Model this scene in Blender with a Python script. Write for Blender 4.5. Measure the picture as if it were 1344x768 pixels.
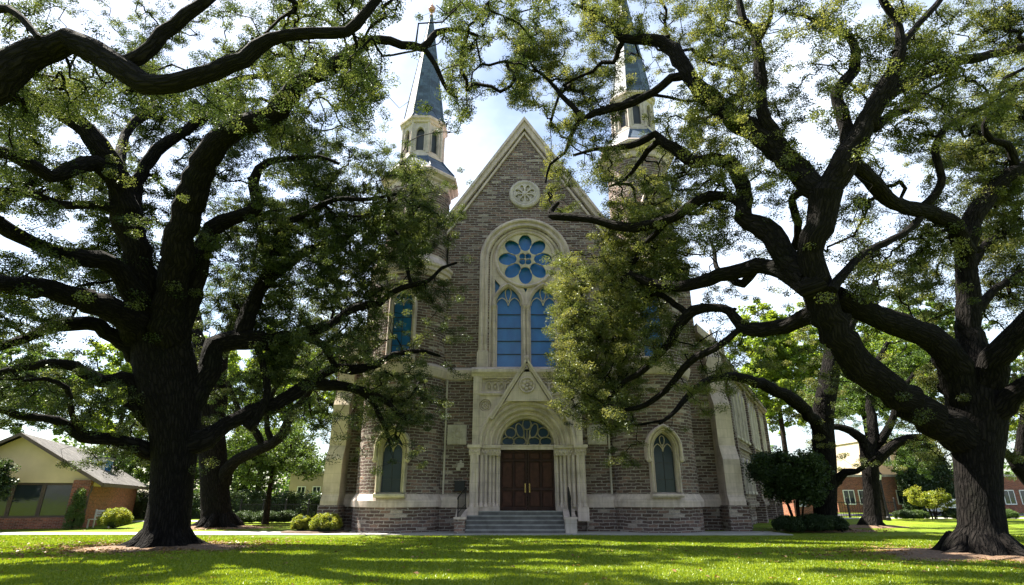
import bpy, bmesh, math, random
import numpy as np
from mathutils import noise as mnoise
from mathutils import Vector, Matrix
R = math.radians
rng = np.random.default_rng(7)
random.seed(7)
for o in list(bpy.data.objects): bpy.data.objects.remove(o)
sc = bpy.context.scene
col = sc.collection
# ------------------------------------------------------------------ camera
FPX = 740.0; PITCH = math.atan(268/FPX); CP, SP = math.cos(PITCH), math.sin(PITCH); CAMZ = 1.6
cam = bpy.data.cameras.new('camera'); camo = bpy.data.objects.new('camera', cam); col.objects.link(camo)
cam.sensor_width = 36; cam.lens = FPX/1344*36; cam.clip_end = 3000; cam.clip_start = 0.05
camo.location = (0, 0, CAMZ); camo.rotation_euler = (R(90)+PITCH, 0, 0)
sc.camera = camo
# ------------------------------------------------------------------ world + sun
SUN_DIR = Vector((-1.0, 0.5, 1.80)).normalized()      # direction towards the sun
w = bpy.data.worlds.new('World'); sc.world = w; w.use_nodes = True
nt = w.node_tree; nt.nodes.clear()
out = nt.nodes.new('ShaderNodeOutputWorld'); bg = nt.nodes.new('ShaderNodeBackground')
sky = nt.nodes.new('ShaderNodeTexSky'); sky.sky_type = 'NISHITA'; sky.sun_disc = False
sky.sun_elevation = math.asin(SUN_DIR.z); sky.sun_rotation = math.atan2(SUN_DIR.x, SUN_DIR.y)
sky.air_density = 1.0; sky.dust_density = 1.2; sky.ozone_density = 1.2
tc = nt.nodes.new('ShaderNodeTexCoord'); mp = nt.nodes.new('ShaderNodeMapping'); mp.inputs['Scale'].default_value = (1, 1, 1.6)
nz = nt.nodes.new('ShaderNodeTexNoise'); nz.inputs['Scale'].default_value = 1.7; nz.inputs['Detail'].default_value = 6
nz.inputs['Roughness'].default_value = .55
cr = nt.nodes.new('ShaderNodeValToRGB'); cr.color_ramp.elements[0].position = .42; cr.color_ramp.elements[1].position = .70
mx = nt.nodes.new('ShaderNodeMix'); mx.data_type = 'RGBA'; mx.inputs['B'].default_value = (9.5, 10.2, 11.0, 1)
ml = nt.nodes.new('ShaderNodeMath'); ml.operation = 'MULTIPLY'; ml.inputs[1].default_value = .55
L = nt.links.new
L(tc.outputs['Generated'], mp.inputs[0]); L(mp.outputs[0], nz.inputs[0]); L(nz.outputs[0], cr.inputs[0])
L(cr.outputs[0], ml.inputs[0]); L(ml.outputs[0], mx.inputs['Factor']); L(sky.outputs[0], mx.inputs['A'])
L(mx.outputs['Result'], bg.inputs[0]); bg.inputs[1].default_value = .052; L(bg.outputs[0], out.inputs[0])
sun = bpy.data.lights.new('sun', 'SUN'); sun.energy = 5.0; sun.angle = R(.55); sun.color = (1, .93, .80)
so = bpy.data.objects.new('sun', sun); col.objects.link(so); so.rotation_euler = SUN_DIR.to_track_quat('Z', 'Y').to_euler()
sc.view_settings.view_transform = 'Standard'; sc.view_settings.look = 'None'
sc.view_settings.exposure = 2.32; sc.view_settings.gamma = 1; sc.view_settings.use_curve_mapping = False
sc.render.engine = 'CYCLES'
sc.cycles.max_bounces = 6; sc.cycles.diffuse_bounces = 3; sc.cycles.transmission_bounces = 3; sc.cycles.transparent_max_bounces = 4

# ------------------------------------------------------------------ materials
def mat(name):
    m = bpy.data.materials.new(name); m.use_nodes = True; n = m.node_tree
    return m, n, n.nodes['Principled BSDF']
def node(n, t, **k):
    x = n.nodes.new(t)
    for a, b in k.items():
        if a.startswith('i_'): x.inputs[a[2:].replace('_', ' ')].default_value = b
        else: setattr(x, a, b)
    return x
def ramp(n, src, stops):
    r = n.nodes.new('ShaderNodeValToRGB'); e = r.color_ramp.elements
    while len(e) > 1: e.remove(e[-1])
    e[0].position = stops[0][0]; e[0].color = (*stops[0][1], 1)
    for p, c in stops[1:]:
        q = e.new(p); q.color = (*c, 1)
    n.links.new(src, r.inputs[0]); return r.outputs[0]
def mixc(n, f, a, b, mode='MIX'):
    m = n.nodes.new('ShaderNodeMix'); m.data_type = 'RGBA'; m.blend_type = mode
    for s, v in (('Factor', f), ('A', a), ('B', b)):
        if isinstance(v, (int, float)): m.inputs[s].default_value = v
        elif isinstance(v, tuple): m.inputs[s].default_value = (*v, 1)
        else: n.links.new(v, m.inputs[s])
    return m.outputs['Result']
def bump(n, h, bs, s=.5, d=.02):
    b = node(n, 'ShaderNodeBump'); b.inputs['Strength'].default_value = s; b.inputs['Distance'].default_value = d
    n.links.new(h, b.inputs['Height']); n.links.new(b.outputs[0], bs.inputs['Normal']); return b
def noise(n, vec, scale, detail=4, rough=.55):
    x = node(n, 'ShaderNodeTexNoise'); x.inputs['Scale'].default_value = scale; x.inputs['Detail'].default_value = detail
    x.inputs['Roughness'].default_value = rough
    if vec is not None: n.links.new(vec, x.inputs['Vector'])
    return x.outputs[0]
def coords(n, kind='Object', scale=None):
    t = n.nodes.new('ShaderNodeTexCoord'); o = t.outputs[kind]
    if scale:
        m = n.nodes.new('ShaderNodeMapping'); m.inputs['Scale'].default_value = scale; n.links.new(o, m.inputs[0]); o = m.outputs[0]
    return o
def simple(name, c, rough=.6, metal=0, var=.25, nscale=3, b=.0, bd=.01, spec=.5):
    m, n, bs = mat(name); v = coords(n)
    f = noise(n, v, nscale, 6)
    dark = tuple(x*(1-var) for x in c); lite = tuple(min(1, x*(1+var)) for x in c)
    n.links.new(ramp(n, f, [(.3, dark), (.7, lite)]), bs.inputs['Base Color'])
    bs.inputs['Roughness'].default_value = rough; bs.inputs['Metallic'].default_value = metal
    bs.inputs['Specular IOR Level'].default_value = spec
    if b: bump(n, noise(n, v, nscale*6, 6), bs, b, bd)
    return m
def brick(name, c1, c2, mortar, bw=.46, rh=.14, ms=.014, rough=.9, pale=None, bs_=.8, bd=.03, warp=.02):
    m, n, bs = mat(name); uv = coords(n, 'UV')
    nn = node(n, 'ShaderNodeTexNoise'); nn.inputs['Scale'].default_value = 2.3; nn.inputs['Detail'].default_value = 3; n.links.new(uv, nn.inputs[0])
    va = node(n, 'ShaderNodeVectorMath', operation='MULTIPLY_ADD'); n.links.new(nn.outputs['Color'], va.inputs[0])
    va.inputs[1].default_value = (warp*3, warp, 0); n.links.new(uv, va.inputs[2])
    def bt(c_1, c_2, mo, off=0.5, w_=bw):
        b = node(n, 'ShaderNodeTexBrick'); n.links.new(va.outputs[0], b.inputs['Vector'])
        b.inputs['Scale'].default_value = 1; b.inputs['Brick Width'].default_value = w_; b.inputs['Row Height'].default_value = rh
        b.inputs['Mortar Size'].default_value = ms; b.inputs['Mortar Smooth'].default_value = .25
        b.inputs['Color1'].default_value = (*c_1, 1); b.inputs['Color2'].default_value = (*c_2, 1); b.inputs['Mortar'].default_value = (*mo, 1)
        b.offset = off; b.squash = 1.0; return b
    b1 = bt((0, 0, 0), (1, 1, 1), (0, 0, 0))
    k = [(0, c1), (.35, c2), (.6, tuple((a*.40) for a in c1)), (.85, c2)]
    if pale: k.append((1, pale))
    c = ramp(n, b1.outputs['Color'], k)
    c = mixc(n, .75, c, ramp(n, noise(n, uv, 9, 5), [(.25, (.45, .45, .45)), (.75, (1.35, 1.3, 1.25))]), 'MULTIPLY')
    c = mixc(n, .5, c, ramp(n, noise(n, uv, .45, 4), [(.3, (.6, .6, .6)), (.7, (1.25, 1.25, 1.25))]), 'MULTIPLY')
    mo = ramp(n, noise(n, uv, 14, 3), [(.3, tuple(x*.6 for x in mortar)), (.7, mortar)])
    c = mixc(n, b1.outputs['Fac'], c, mo)
    n.links.new(c, bs.inputs['Base Color']); bs.inputs['Roughness'].default_value = rough
    bs.inputs['Specular IOR Level'].default_value = .25
    h = node(n, 'ShaderNodeMath', operation='SUBTRACT'); n.links.new(noise(n, uv, 11, 6, .65), h.inputs[0]); n.links.new(b1.outputs['Fac'], h.inputs[1])
    bump(n, h.outputs[0], bs, bs_, bd)
    return m
M = {}
M['rubble'] = brick('rough_brown_stone_courses', (.30, .19, .155), (.155, .108, .105), (.46, .41, .37), .52, .152, .021, pale=(.50, .42, .37), bs_=1, bd=.09, warp=.11)
M['redbrick'] = brick('red_brick', (.36, .12, .065), (.26, .08, .045), (.34, .28, .24), .22, .075, .008, bs_=.5, bd=.01, warp=.004)
M['brownbrick'] = brick('brown_brick', (.30, .15, .10), (.22, .11, .08), (.34, .29, .25), .24, .08, .010, bs_=.5, bd=.01, warp=.004)
M['wingstone'] = brick('brown_grey_wing_stone', (.30, .225, .19), (.22, .17, .15), (.48, .43, .38), .6, .2, .02, bs_=.8, bd=.04, warp=.06)
def limestone(name, c, st=.5):
    m, n, bs = mat(name); v = coords(n); uv = coords(n, 'UV')
    f = noise(n, v, 1.3, 7, .6)
    a = ramp(n, f, [(.25, tuple(x*.62 for x in c)), (.5, c), (.75, tuple(min(1, x*1.2) for x in c))])
    vs = coords(n, 'Object', (5, 5, .5))
    a = mixc(n, st, a, ramp(n, noise(n, vs, 1.3, 5), [(.3, (.62, .58, .5)), (.65, (1.05, 1.05, 1.05))]), 'MULTIPLY')
    b = node(n, 'ShaderNodeTexBrick'); n.links.new(uv, b.inputs['Vector']); b.inputs['Scale'].default_value = 1
    b.inputs['Brick Width'].default_value = .9; b.inputs['Row Height'].default_value = .45; b.inputs['Mortar Size'].default_value = .006
    for q, cc in (('Color1', .95), ('Color2', 1.08), ('Mortar', .62)): b.inputs[q].default_value = (cc, cc, cc, 1)
    a = mixc(n, .8, a, b.outputs['Color'], 'MULTIPLY')
    n.links.new(a, bs.inputs['Base Color']); bs.inputs['Roughness'].default_value = .85; bs.inputs['Specular IOR Level'].default_value = .3
    bump(n, noise(n, v, 22, 8, .7), bs, .45, .012); return m
M['stone'] = limestone('weathered_limestone', (.56, .46, .425))
M['stone_warm'] = limestone('warm_limestone', (.53, .45, .345), .35)
M['stone_grey'] = limestone('grey_limestone', (.48, .42, .385))
def glass(name, c, rough=.12, c2=None, scale=1.2, spec=.6):
    m, n, bs = mat(name); v = coords(n, 'Object', (1, 1, .7))
    c2 = c2 or tuple(x*.55 for x in c)
    n.links.new(ramp(n, noise(n, v, scale, 5, .65), [(.3, c2), (.68, c)]), bs.inputs['Base Color'])
    bs.inputs['Roughness'].default_value = rough; bs.inputs['Specular IOR Level'].default_value = spec
    bump(n, noise(n, coords(n), 5, 2), bs, .12, .01); return m
M['blue_glass'] = glass('blue_window_glass', (.014, .15, .47), .28, (.008, .09, .33))
M['fan_glass'] = glass('dark_blue_glass', (.012, .04, .085), .3, spec=.15)
M['dark_glass'] = glass('dark_window_glass', (.025, .035, .045), .06)
M['church_glass'] = glass('dark_church_glass', (.022, .04, .06), .15, spec=.22)
M['lead'] = simple('lead_bars', (.03, .035, .045), .6)
M['bluemetal'] = simple('blue_grey_metal_roof', (.085, .125, .175), .5, .1, .3, 1.2, .15, spec=.3)
M['spire'] = brick('blue_grey_roof_courses', (.085, .125, .185), (.065, .10, .155), (.04, .06, .09), .55, .30, .014, rough=.55, bs_=.4, bd=.02, warp=.01)
M['slate'] = simple('grey_slate', (.13, .13, .14), .75, 0, .25, 2, .3)
def shingle():
    m = brick('grey_shingles', (.15, .145, .14), (.10, .098, .098), (.06, .06, .06), .3, .16, .006, bs_=.4, bd=.01, warp=.003); return m
M['shingle'] = shingle()
M['iron'] = simple('black_iron', (.012, .012, .014), .45, .6)
M['brass'] = simple('aged_brass', (.35, .24, .09), .35, .9)
M['door'] = simple('dark_stained_oak', (.03, .012, .009), .6, 0, .45, 4, .2, spec=.2)
M['doorpanel'] = simple('reddish_oak_panel', (.05, .018, .012), .6, 0, .4, 5, .2, spec=.2)
M['step'] = simple('grey_granite_steps', (.11, .105, .105), .8, 0, .3, 3, .3)
M['tread'] = simple('edge_lit_granite_treads', (.26, .255, .25), .8, 0, .25, 3, .3)  # paler than the steps, standing in for light catching their edges
M['concrete'] = simple('pale_concrete', (.33, .32, .30), .85, 0, .2, .8, .2)
M['cream'] = simple('cream_siding', (.60, .47, .27), .7, 0, .1, 1)
M['trim'] = simple('dark_brown_trim', (.07, .045, .035), .6)
M['white'] = simple('white_paint', (.75, .75, .73), .5, 0, .08)
M['tan'] = simple('tan_stucco', (.42, .33, .25), .85, 0, .12, 1)
M['asphalt'] = simple('asphalt', (.055, .055, .058), .9, 0, .2, 4, .3)
M['carpaint'] = simple('white_car_paint', (.72, .73, .74), .25, 0, .04)
M['rubber'] = simple('black_rubber', (.02, .02, .02), .8)
M['mulch'] = simple('brown_leaf_litter', (.17, .105, .065), .95, 0, .55, 14, 1, .04)
M['soil'] = simple('soil', (.09, .06, .04), .95, 0, .4, 8, 1, .03)

def bark(name, c, glow=1):
    m, n, bs = mat(name)
    v = coords(n, 'UV', (11, 2.4, 1)); v2 = coords(n, 'UV', (24, 7.0, 1)); ob = coords(n)
    vo = node(n, 'ShaderNodeTexVoronoi', feature='DISTANCE_TO_EDGE'); vo.inputs['Scale'].default_value = 1
    wv = node(n, 'ShaderNodeVectorMath', operation='ADD'); nn = node(n, 'ShaderNodeTexNoise'); nn.inputs['Scale'].default_value = 1.6; nn.inputs['Detail'].default_value = 4
    n.links.new(v, nn.inputs[0]); n.links.new(v, wv.inputs[0]); n.links.new(nn.outputs['Color'], wv.inputs[1]); n.links.new(wv.outputs[0], vo.inputs['Vector'])
    r = node(n, 'ShaderNodeMapRange'); r.inputs['From Max'].default_value = .28; n.links.new(vo.outputs['Distance'], r.inputs[0])
    h = node(n, 'ShaderNodeMath', operation='MULTIPLY_ADD'); h.inputs[1].default_value = .5
    n.links.new(noise(n, v2, 1, 6, .65), h.inputs[0]); n.links.new(r.outputs[0], h.inputs[2])
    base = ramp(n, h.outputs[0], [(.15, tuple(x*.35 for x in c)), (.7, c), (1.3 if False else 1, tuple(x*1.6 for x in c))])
    moss = ramp(n, noise(n, ob, .9, 5), [(.55, (1, 1, 1)), (.75, (.8, 1.05, .7))])
    n.links.new(mixc(n, 1, base, moss, 'MULTIPLY'), bs.inputs['Base Color'])
    bs.inputs['Roughness'].default_value = .95; bs.inputs['Specular IOR Level'].default_value = .12
    bump(n, h.outputs[0], bs, 1, .07); return m
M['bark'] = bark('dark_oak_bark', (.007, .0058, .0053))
M['bark_far'] = bark('brown_bark', (.022, .016, .012))

def leafmat(name, cols, trans=.38, tcol=1.5):
    m = bpy.data.materials.new(name); m.use_nodes = True; n = m.node_tree; n.nodes.clear()
    o = n.nodes.new('ShaderNodeOutputMaterial'); at = n.nodes.new('ShaderNodeAttribute'); at.attribute_name = 'tone'
    c = ramp(n, at.outputs['Fac'], [(i/(len(cols)-1), q) for i, q in enumerate(cols)])
    d = n.nodes.new('ShaderNodeBsdfDiffuse'); t = n.nodes.new('ShaderNodeBsdfTranslucent'); g = n.nodes.new('ShaderNodeBsdfGlossy')
    g.inputs['Roughness'].default_value = .42; g.inputs['Color'].default_value = (.8, .85, .8, 1)
    n.links.new(c, d.inputs[0])
    n.links.new(mixc(n, 1, c, (tcol*1.15, tcol*1.1, tcol*.45), 'MULTIPLY'), t.inputs[0])
    a = n.nodes.new('ShaderNodeMixShader'); a.inputs[0].default_value = trans; n.links.new(d.outputs[0], a.inputs[1]); n.links.new(t.outputs[0], a.inputs[2])
    b = n.nodes.new('ShaderNodeMixShader'); b.inputs[0].default_value = .03; n.links.new(a.outputs[0], b.inputs[1]); n.links.new(g.outputs[0], b.inputs[2])
    n.links.new(b.outputs[0], o.inputs[0]); return m
M['leaf'] = leafmat('live_oak_leaves_olive', [(.026, .039, .017), (.056, .073, .031), (.105, .122, .052), (.21, .21, .10)], .43, 1.3)
M['leaf_cool'] = leafmat('live_oak_leaves_grey_green', [(.016, .028, .014), (.032, .050, .024), (.062, .082, .038), (.12, .14, .062)], .42, 1.25)
M['leaf_bright'] = leafmat('bright_green_leaves', [(.06, .10, .018), (.12, .18, .03), (.19, .23, .05)], .5)
M['leaf_dark'] = leafmat('dark_evergreen_leaves', [(.018, .035, .014), (.032, .056, .022), (.05, .075, .03)], .25)
M['leaf_yellow'] = leafmat('yellow_green_leaves', [(.09, .125, .018), (.17, .20, .03), (.27, .27, .05)], .4)
M['leaf_mid'] = leafmat('mid_green_leaves', [(.035, .07, .02), (.065, .11, .03), (.10, .14, .04)], .35)
M['blade'] = leafmat('lawn_grass_blades', [(.10, .165, .008), (.165, .225, .010), (.23, .27, .016)], .4, 1.2)

def grassmat():
    m, n, bs = mat('mown_lawn'); v = coords(n)
    a = ramp(n, noise(n, v, .35, 5, .6), [(.3, (.085, .145, .008)), (.7, (.17, .215, .011))])
    a = mixc(n, .7, a, ramp(n, noise(n, v, 28, 6, .75), [(.3, (.45, .5, .4)), (.7, (1.35, 1.3, 1.2))]), 'MULTIPLY')
    n.links.new(a, bs.inputs['Base Color']); bs.inputs['Roughness'].default_value = .9; bs.inputs['Specular IOR Level'].default_value = .15
    bump(n, noise(n, v, 45, 6, .8), bs, .8, .05); return m
M['grass'] = grassmat()

# ------------------------------------------------------------------ helpers
def link(o, parent=None):
    col.objects.link(o)
    if parent is not None:
        o.parent = parent
        if parent.parent is None and parent.type == 'EMPTY': o.location = (-parent.location.x, -parent.location.y, -parent.location.z)
    return o
def thing(name, label, cat, loc=(0, 0, 0), group=None):
    o = bpy.data.objects.new(name, None); o.location = loc; o.empty_display_size = .2; col.objects.link(o)
    o['label'] = label; o['category'] = cat
    if group: o['group'] = group
    return o
def tag(o, label=None, cat=None, group=None, kind=None):
    for k, v in (('label', label), ('category', cat), ('group', group), ('kind', kind)):
        if v: o[k] = v
    return o
class MB:
    def __init__(s): s.v = []; s.f = []; s.uv = []; s.T = None
    def add(s, vs, fs, uvs=None):
        b = len(s.v); s.v += [tuple(q) for q in vs]
        for i, f in enumerate(fs):
            s.f.append([b+k for k in f]); s.uv.append(uvs[i] if uvs else None)
        return s
    def box(s, x0, x1, y0, y1, z0, z1):
        v = [(x0, y0, z0), (x1, y0, z0), (x1, y1, z0), (x0, y1, z0), (x0, y0, z1), (x1, y0, z1), (x1, y1, z1), (x0, y1, z1)]
        return s.add(v, [(0, 3, 2, 1), (4, 5, 6, 7), (0, 1, 5, 4), (1, 2, 6, 5), (2, 3, 7, 6), (3, 0, 4, 7)])
    def prism_y(s, poly, y0, y1):      # poly in (x,z), counter-clockwise seen from -Y
        n = len(poly); v = [(x, y0, z) for x, z in poly]+[(x, y1, z) for x, z in poly]
        return s.add(v, [list(range(n)), list(range(2*n-1, n-1, -1))]+[(i, n+i, n+(i+1) % n, (i+1) % n) for i in range(n)])
    def prism_x(s, poly, x0, x1):      # poly in (y,z)
        n = len(poly); v = [(x0, y, z) for y, z in poly]+[(x1, y, z) for y, z in poly]
        return s.add(v, [list(range(n-1, -1, -1)), list(range(n, 2*n))]+[((i+1) % n, n+(i+1) % n, n+i, i) for i in range(n)])
    def lathe(s, prof, cx, cy, n=32, a0=0, a1=2*math.pi, cap=True, rot=0):
        full = abs(a1-a0-2*math.pi) < 1e-6; k = n if full else n+1
        v = []; f = []; uv = []
        for r, z in prof:
            for i in range(k):
                a = a0+(a1-a0)*i/n+rot; v.append((cx+r*math.cos(a), cy+r*math.sin(a), z))
        vv = 0
        for j in range(len(prof)-1):
            r0, z0 = prof[j]; r1, z1 = prof[j+1]; dl = math.hypot(r1-r0, z1-z0); rr = max(r0, r1)
            vb = z0 if abs(r1-r0) < .05 else vv
            for i in range(n):
                i2 = (i+1) % k
                f.append((j*k+i, j*k+i2, (j+1)*k+i2, (j+1)*k+i))
                u0 = (a1-a0)*i/n*rr; u1 = (a1-a0)*(i+1)/n*rr
                uv.append([(u0, vb), (u1, vb), (u1, vb+dl), (u0, vb+dl)])
            vv += dl
        s.add(v, f, uv)
        if cap and full:
            for j, flip in ((0, 1), (len(prof)-1, 0)):
                if prof[j][0] > 1e-4:
                    r, z = prof[j]; q = [(cx+r*math.cos(a0+2*math.pi*i/n+rot), cy+r*math.sin(a0+2*math.pi*i/n+rot), z) for i in range(n)]
                    if flip: q = q[::-1]
                    s.add(q, [list(range(n))])
        return s
    def tube(s, pts, rad, n=8, cap=True, wob=0, lobes=None, seed=0):
        P_ = [Vector(p) for p in pts]; m = len(P_); v = []; f = []; uv = []; ln = 0; up = None; rr = random.Random(seed)
        ph = rr.random()*6
        for i in range(m):
            t = (P_[min(i+1, m-1)]-P_[max(i-1, 0)])
            t = t.normalized() if t.length > 1e-9 else Vector((0, 0, 1))
            if up is None: up = t.orthogonal().normalized()
            up = (up-t*up.dot(t)); up = up.normalized() if up.length > 1e-6 else t.orthogonal().normalized()
            b = t.cross(up)
            if i: ln += (P_[i]-P_[i-1]).length
            for k in range(n):
                a = 2*math.pi*k/n; r = rad[i]
                if wob: r *= 1+wob*(.6*math.sin(3*a+ph+i*.9)+.5*math.sin(2*a+ph*2-i*.55)+.35*math.sin(5*a+i*.4+ph)+(rr.random()-.5)*.5)
                if lobes: r *= 1+lobes[i]*(math.cos(5*a+1.1)*.6+math.cos(3*a+2)*.4+.25*math.cos(8*a+.4))
                v.append(P_[i]+(up*math.cos(a)+b*math.sin(a))*r)
            if i:
                L0 = ln-(P_[i]-P_[i-1]).length; R_ = (sum(rad)/len(rad))
                for k in range(n):
                    f.append(((i-1)*n+k, (i-1)*n+(k+1) % n, i*n+(k+1) % n, i*n+k))
                    u0 = 2*math.pi*k/n*R_; u1 = 2*math.pi*(k+1)/n*R_
                    uv.append([(u0, L0), (u1, L0), (u1, ln), (u0, ln)])
        s.add(v, f, uv)
        if cap: s.add(v[:n][::-1], [list(range(n))]); s.add(v[-n:], [list(range(n))])
        return s
    def sphere(s, c, r, n=12, m=8, sc_=(1, 1, 1)):
        v = []; f = []
        for j in range(m+1):
            t = math.pi*j/m
            for i in range(n):
                a = 2*math.pi*i/n; v.append((c[0]+r*sc_[0]*math.sin(t)*math.cos(a), c[1]+r*sc_[1]*math.sin(t)*math.sin(a), c[2]-r*sc_[2]*math.cos(t)))
        for j in range(m):
            for i in range(n): f.append((j*n+i, j*n+(i+1) % n, (j+1)*n+(i+1) % n, (j+1)*n+i))
        return s.add(v, f)
    def xf(s, Mx, start=0):
        for i in range(start, len(s.v)): s.v[i] = tuple(Mx @ Vector(s.v[i]))
        return s
    def build(s, name, m, parent=None, smooth=False):
        me = bpy.data.meshes.new(name)
        me.from_pydata(s.v, [], s.f); me.update()
        ul = me.uv_layers.new(name='UVMap').data
        for p, fu in zip(me.polygons, s.uv):
            if fu is None:
                nx, ny, nz_ = p.normal
                if abs(nz_) > .85:
                    for li in p.loop_indices: c = me.vertices[me.loops[li].vertex_index].co; ul[li].uv = (c.x, c.y)
                else:
                    q = math.hypot(nx, ny) or 1; tx, ty = -ny/q, nx/q; sl = math.sqrt(max(1e-6, 1-nz_*nz_))
                    for li in p.loop_indices:
                        c = me.vertices[me.loops[li].vertex_index].co; ul[li].uv = (c.x*tx+c.y*ty, c.z/sl)
            else:
                for li, q in zip(p.loop_indices, fu): ul[li].uv = q
        if smooth: me.shade_smooth()
        me.materials.append(m)
        return link(bpy.data.objects.new(name, me), parent)

def ell(cx, cz, a, b, rot=0, n=28):
    c, s_ = math.cos(rot), math.sin(rot)
    return [(cx+a*math.cos(t)*c-b*math.sin(t)*s_, cz+a*math.cos(t)*s_+b*math.sin(t)*c) for t in [2*math.pi*i/n for i in range(n)]]
def petal(cx, cz, ang, r0, r1, wd, n=26):     # teardrop pointing to the centre
    p = []
    for i in range(n):
        t = 2*math.pi*i/n; rr = (r0+r1)/2+(r1-r0)/2*math.cos(t); ww = wd*math.sin(t)*(.72+.28*math.cos(t))
        p.append((cx+rr*math.cos(ang)-ww*math.sin(ang), cz+rr*math.sin(ang)+ww*math.cos(ang)))
    return p
def archpoly(cx, hw, zb, zs, k=0, n=14):      # round (k=0) or pointed (k>0) arch outline, ccw from bottom left... in (x,z)
    p = [(cx-hw, zb), (cx+hw, zb)]; fm = math.acos(k/(hw+k))
    for i in range(n+1):
        a = fm*i/n; p.append((cx-k+(hw+k)*math.cos(a), zs+(hw+k)*math.sin(a)))
    for i in range(n-1 if k == 0 else n-1, -1, -1):
        a = fm*i/n; p.append((cx+k-(hw+k)*math.cos(a), zs+(hw+k)*math.sin(a)))
    return p
def plate(mb, outer, holes, y0, y1, bev=0.0):
    cu = bpy.data.curves.new('t', 'CURVE'); cu.dimensions = '2D'; cu.fill_mode = 'BOTH'
    cu.extrude = abs(y1-y0)/2-bev; cu.bevel_depth = bev; cu.bevel_resolution = 1
    if bev: cu.offset = -bev
    for pl in [outer]+holes:
        sp = cu.splines.new('POLY'); sp.points.add(len(pl)-1); sp.use_cyclic_u = True
        for q, (a, b) in zip(sp.points, pl): q.co = (a, b, 0, 1)
    ob = bpy.data.objects.new('t', cu); col.objects.link(ob)
    me = bpy.data.meshes.new_from_object(ob.evaluated_get(bpy.context.evaluated_depsgraph_get()))
    ym = (y0+y1)/2
    vs = [(v.co.x, ym-v.co.z, v.co.y) for v in me.vertices]
    mb.add(vs, [list(p.vertices) for p in me.polygons])
    bpy.data.objects.remove(ob); bpy.data.curves.remove(cu); bpy.data.meshes.remove(me)
    return mb
def sweep(mb, cx, zs, prof, zb, k=0, n=24):
    """moulding profile [(r,y)] run up the jambs and over a round or pointed arch"""
    st = []
    def row(fn): st.append([fn(r, y) for r, y in prof])
    if zb < zs: row(lambda r, y: (cx-r, y, zb))
    for i in range(n+1):
        t = i/n
        row(lambda r, y: (cx+k-(r+k)*math.cos(math.acos(k/(r+k))*t), y, zs+(r+k)*math.sin(math.acos(k/(r+k))*t)))
    for i in range(n-1, -1, -1):
        t = i/n
        row(lambda r, y: (cx-k+(r+k)*math.cos(math.acos(k/(r+k))*t), y, zs+(r+k)*math.sin(math.acos(k/(r+k))*t)))
    if zb < zs: row(lambda r, y: (cx+r, y, zb))
    m = len(prof); v = [q for r_ in st for q in r_]; f = []
    for i in range(len(st)-1):
        for j in range(m-1): f.append((i*m+j, i*m+j+1, (i+1)*m+j+1, (i+1)*m+j))
    if mb is not None: mb.add(v, f)
    return mb
def roll(r0, y0, r1, y1, n=5):                  # convex roll between two profile points
    mx_, my_ = (r0+r1)/2, (y0+y1)/2; d = math.hypot(r1-r0, y1-y0)/2; a0 = math.atan2(y0-my_, r0-mx_)
    return [(mx_+d*math.cos(a0+math.pi*i/n), my_+d*math.sin(a0+math.pi*i/n)) for i in range(n+1)]

def P3(u, v, d):
    a = (u-672)/FPX; b = (384-v)/FPX; y = CP-b*SP; z = SP+b*CP; k = d/y
    return np.array((a*k, d, CAMZ+z*k)), k       # k = depth along the view axis
# ------------------------------------------------------------------ ground
def sheet(name, m, pts, z, kind='structure'):
    mb = MB(); mb.add([(x, y, z) for x, y in pts], [list(range(len(pts)))]); return tag(mb.build(name, m), kind=kind)
mb = MB(); N = 60
gx = [-700, -300, -120]+[x for x in np.linspace(-60, 60, 61)]+[120, 300, 700]; gy = [-300, -60]+[y for y in np.linspace(-10, 60, 36)]+[120, 400, 900]
def gz(x, y): return .035*math.sin(x*.31+1)*math.sin(y*.27)*(1 if 9 < y < 25 and abs(x) < 40 else 0)
for y in gy:
    for x in gx: mb.v.append((x, y, gz(x, y)))
nx = len(gx)
for j in range(len(gy)-1):
    for i in range(nx-1): mb.f.append([j*nx+i, j*nx+i+1, (j+1)*nx+i+1, (j+1)*nx+i]); mb.uv.append(None)
tag(mb.build('lawn', M['grass'], smooth=True), kind='structure')
mb = MB(); mb.box(-15.5, 12.4, 27.0, 29.55, -.05, .03); mb.box(-40, -15.5, 27.2, 28.9, -.05, .026); tag(mb.build('pavement', M['concrete']), kind='structure')
mb = MB(); mb.box(14, 70, 46.5, 48.5, -.05, .03); mb.box(-26, -11, 41, 43, -.05, .03); tag(mb.build('footpath', M['concrete']), kind='structure')
mb = MB(); mb.box(-120, -13, 50, 57, -.05, .035); mb.box(28, 140, 52, 60, -.05, .035); tag(mb.build('road', M['asphalt']), kind='structure')

# ------------------------------------------------------------------ church
X0 = .775
ch = thing('stone_church', 'tall brown stone church with twin blue spires and a pale limestone portal', 'church', (X0, 30, 0))
RB, ST = M['rubble'], M['stone']
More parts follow.
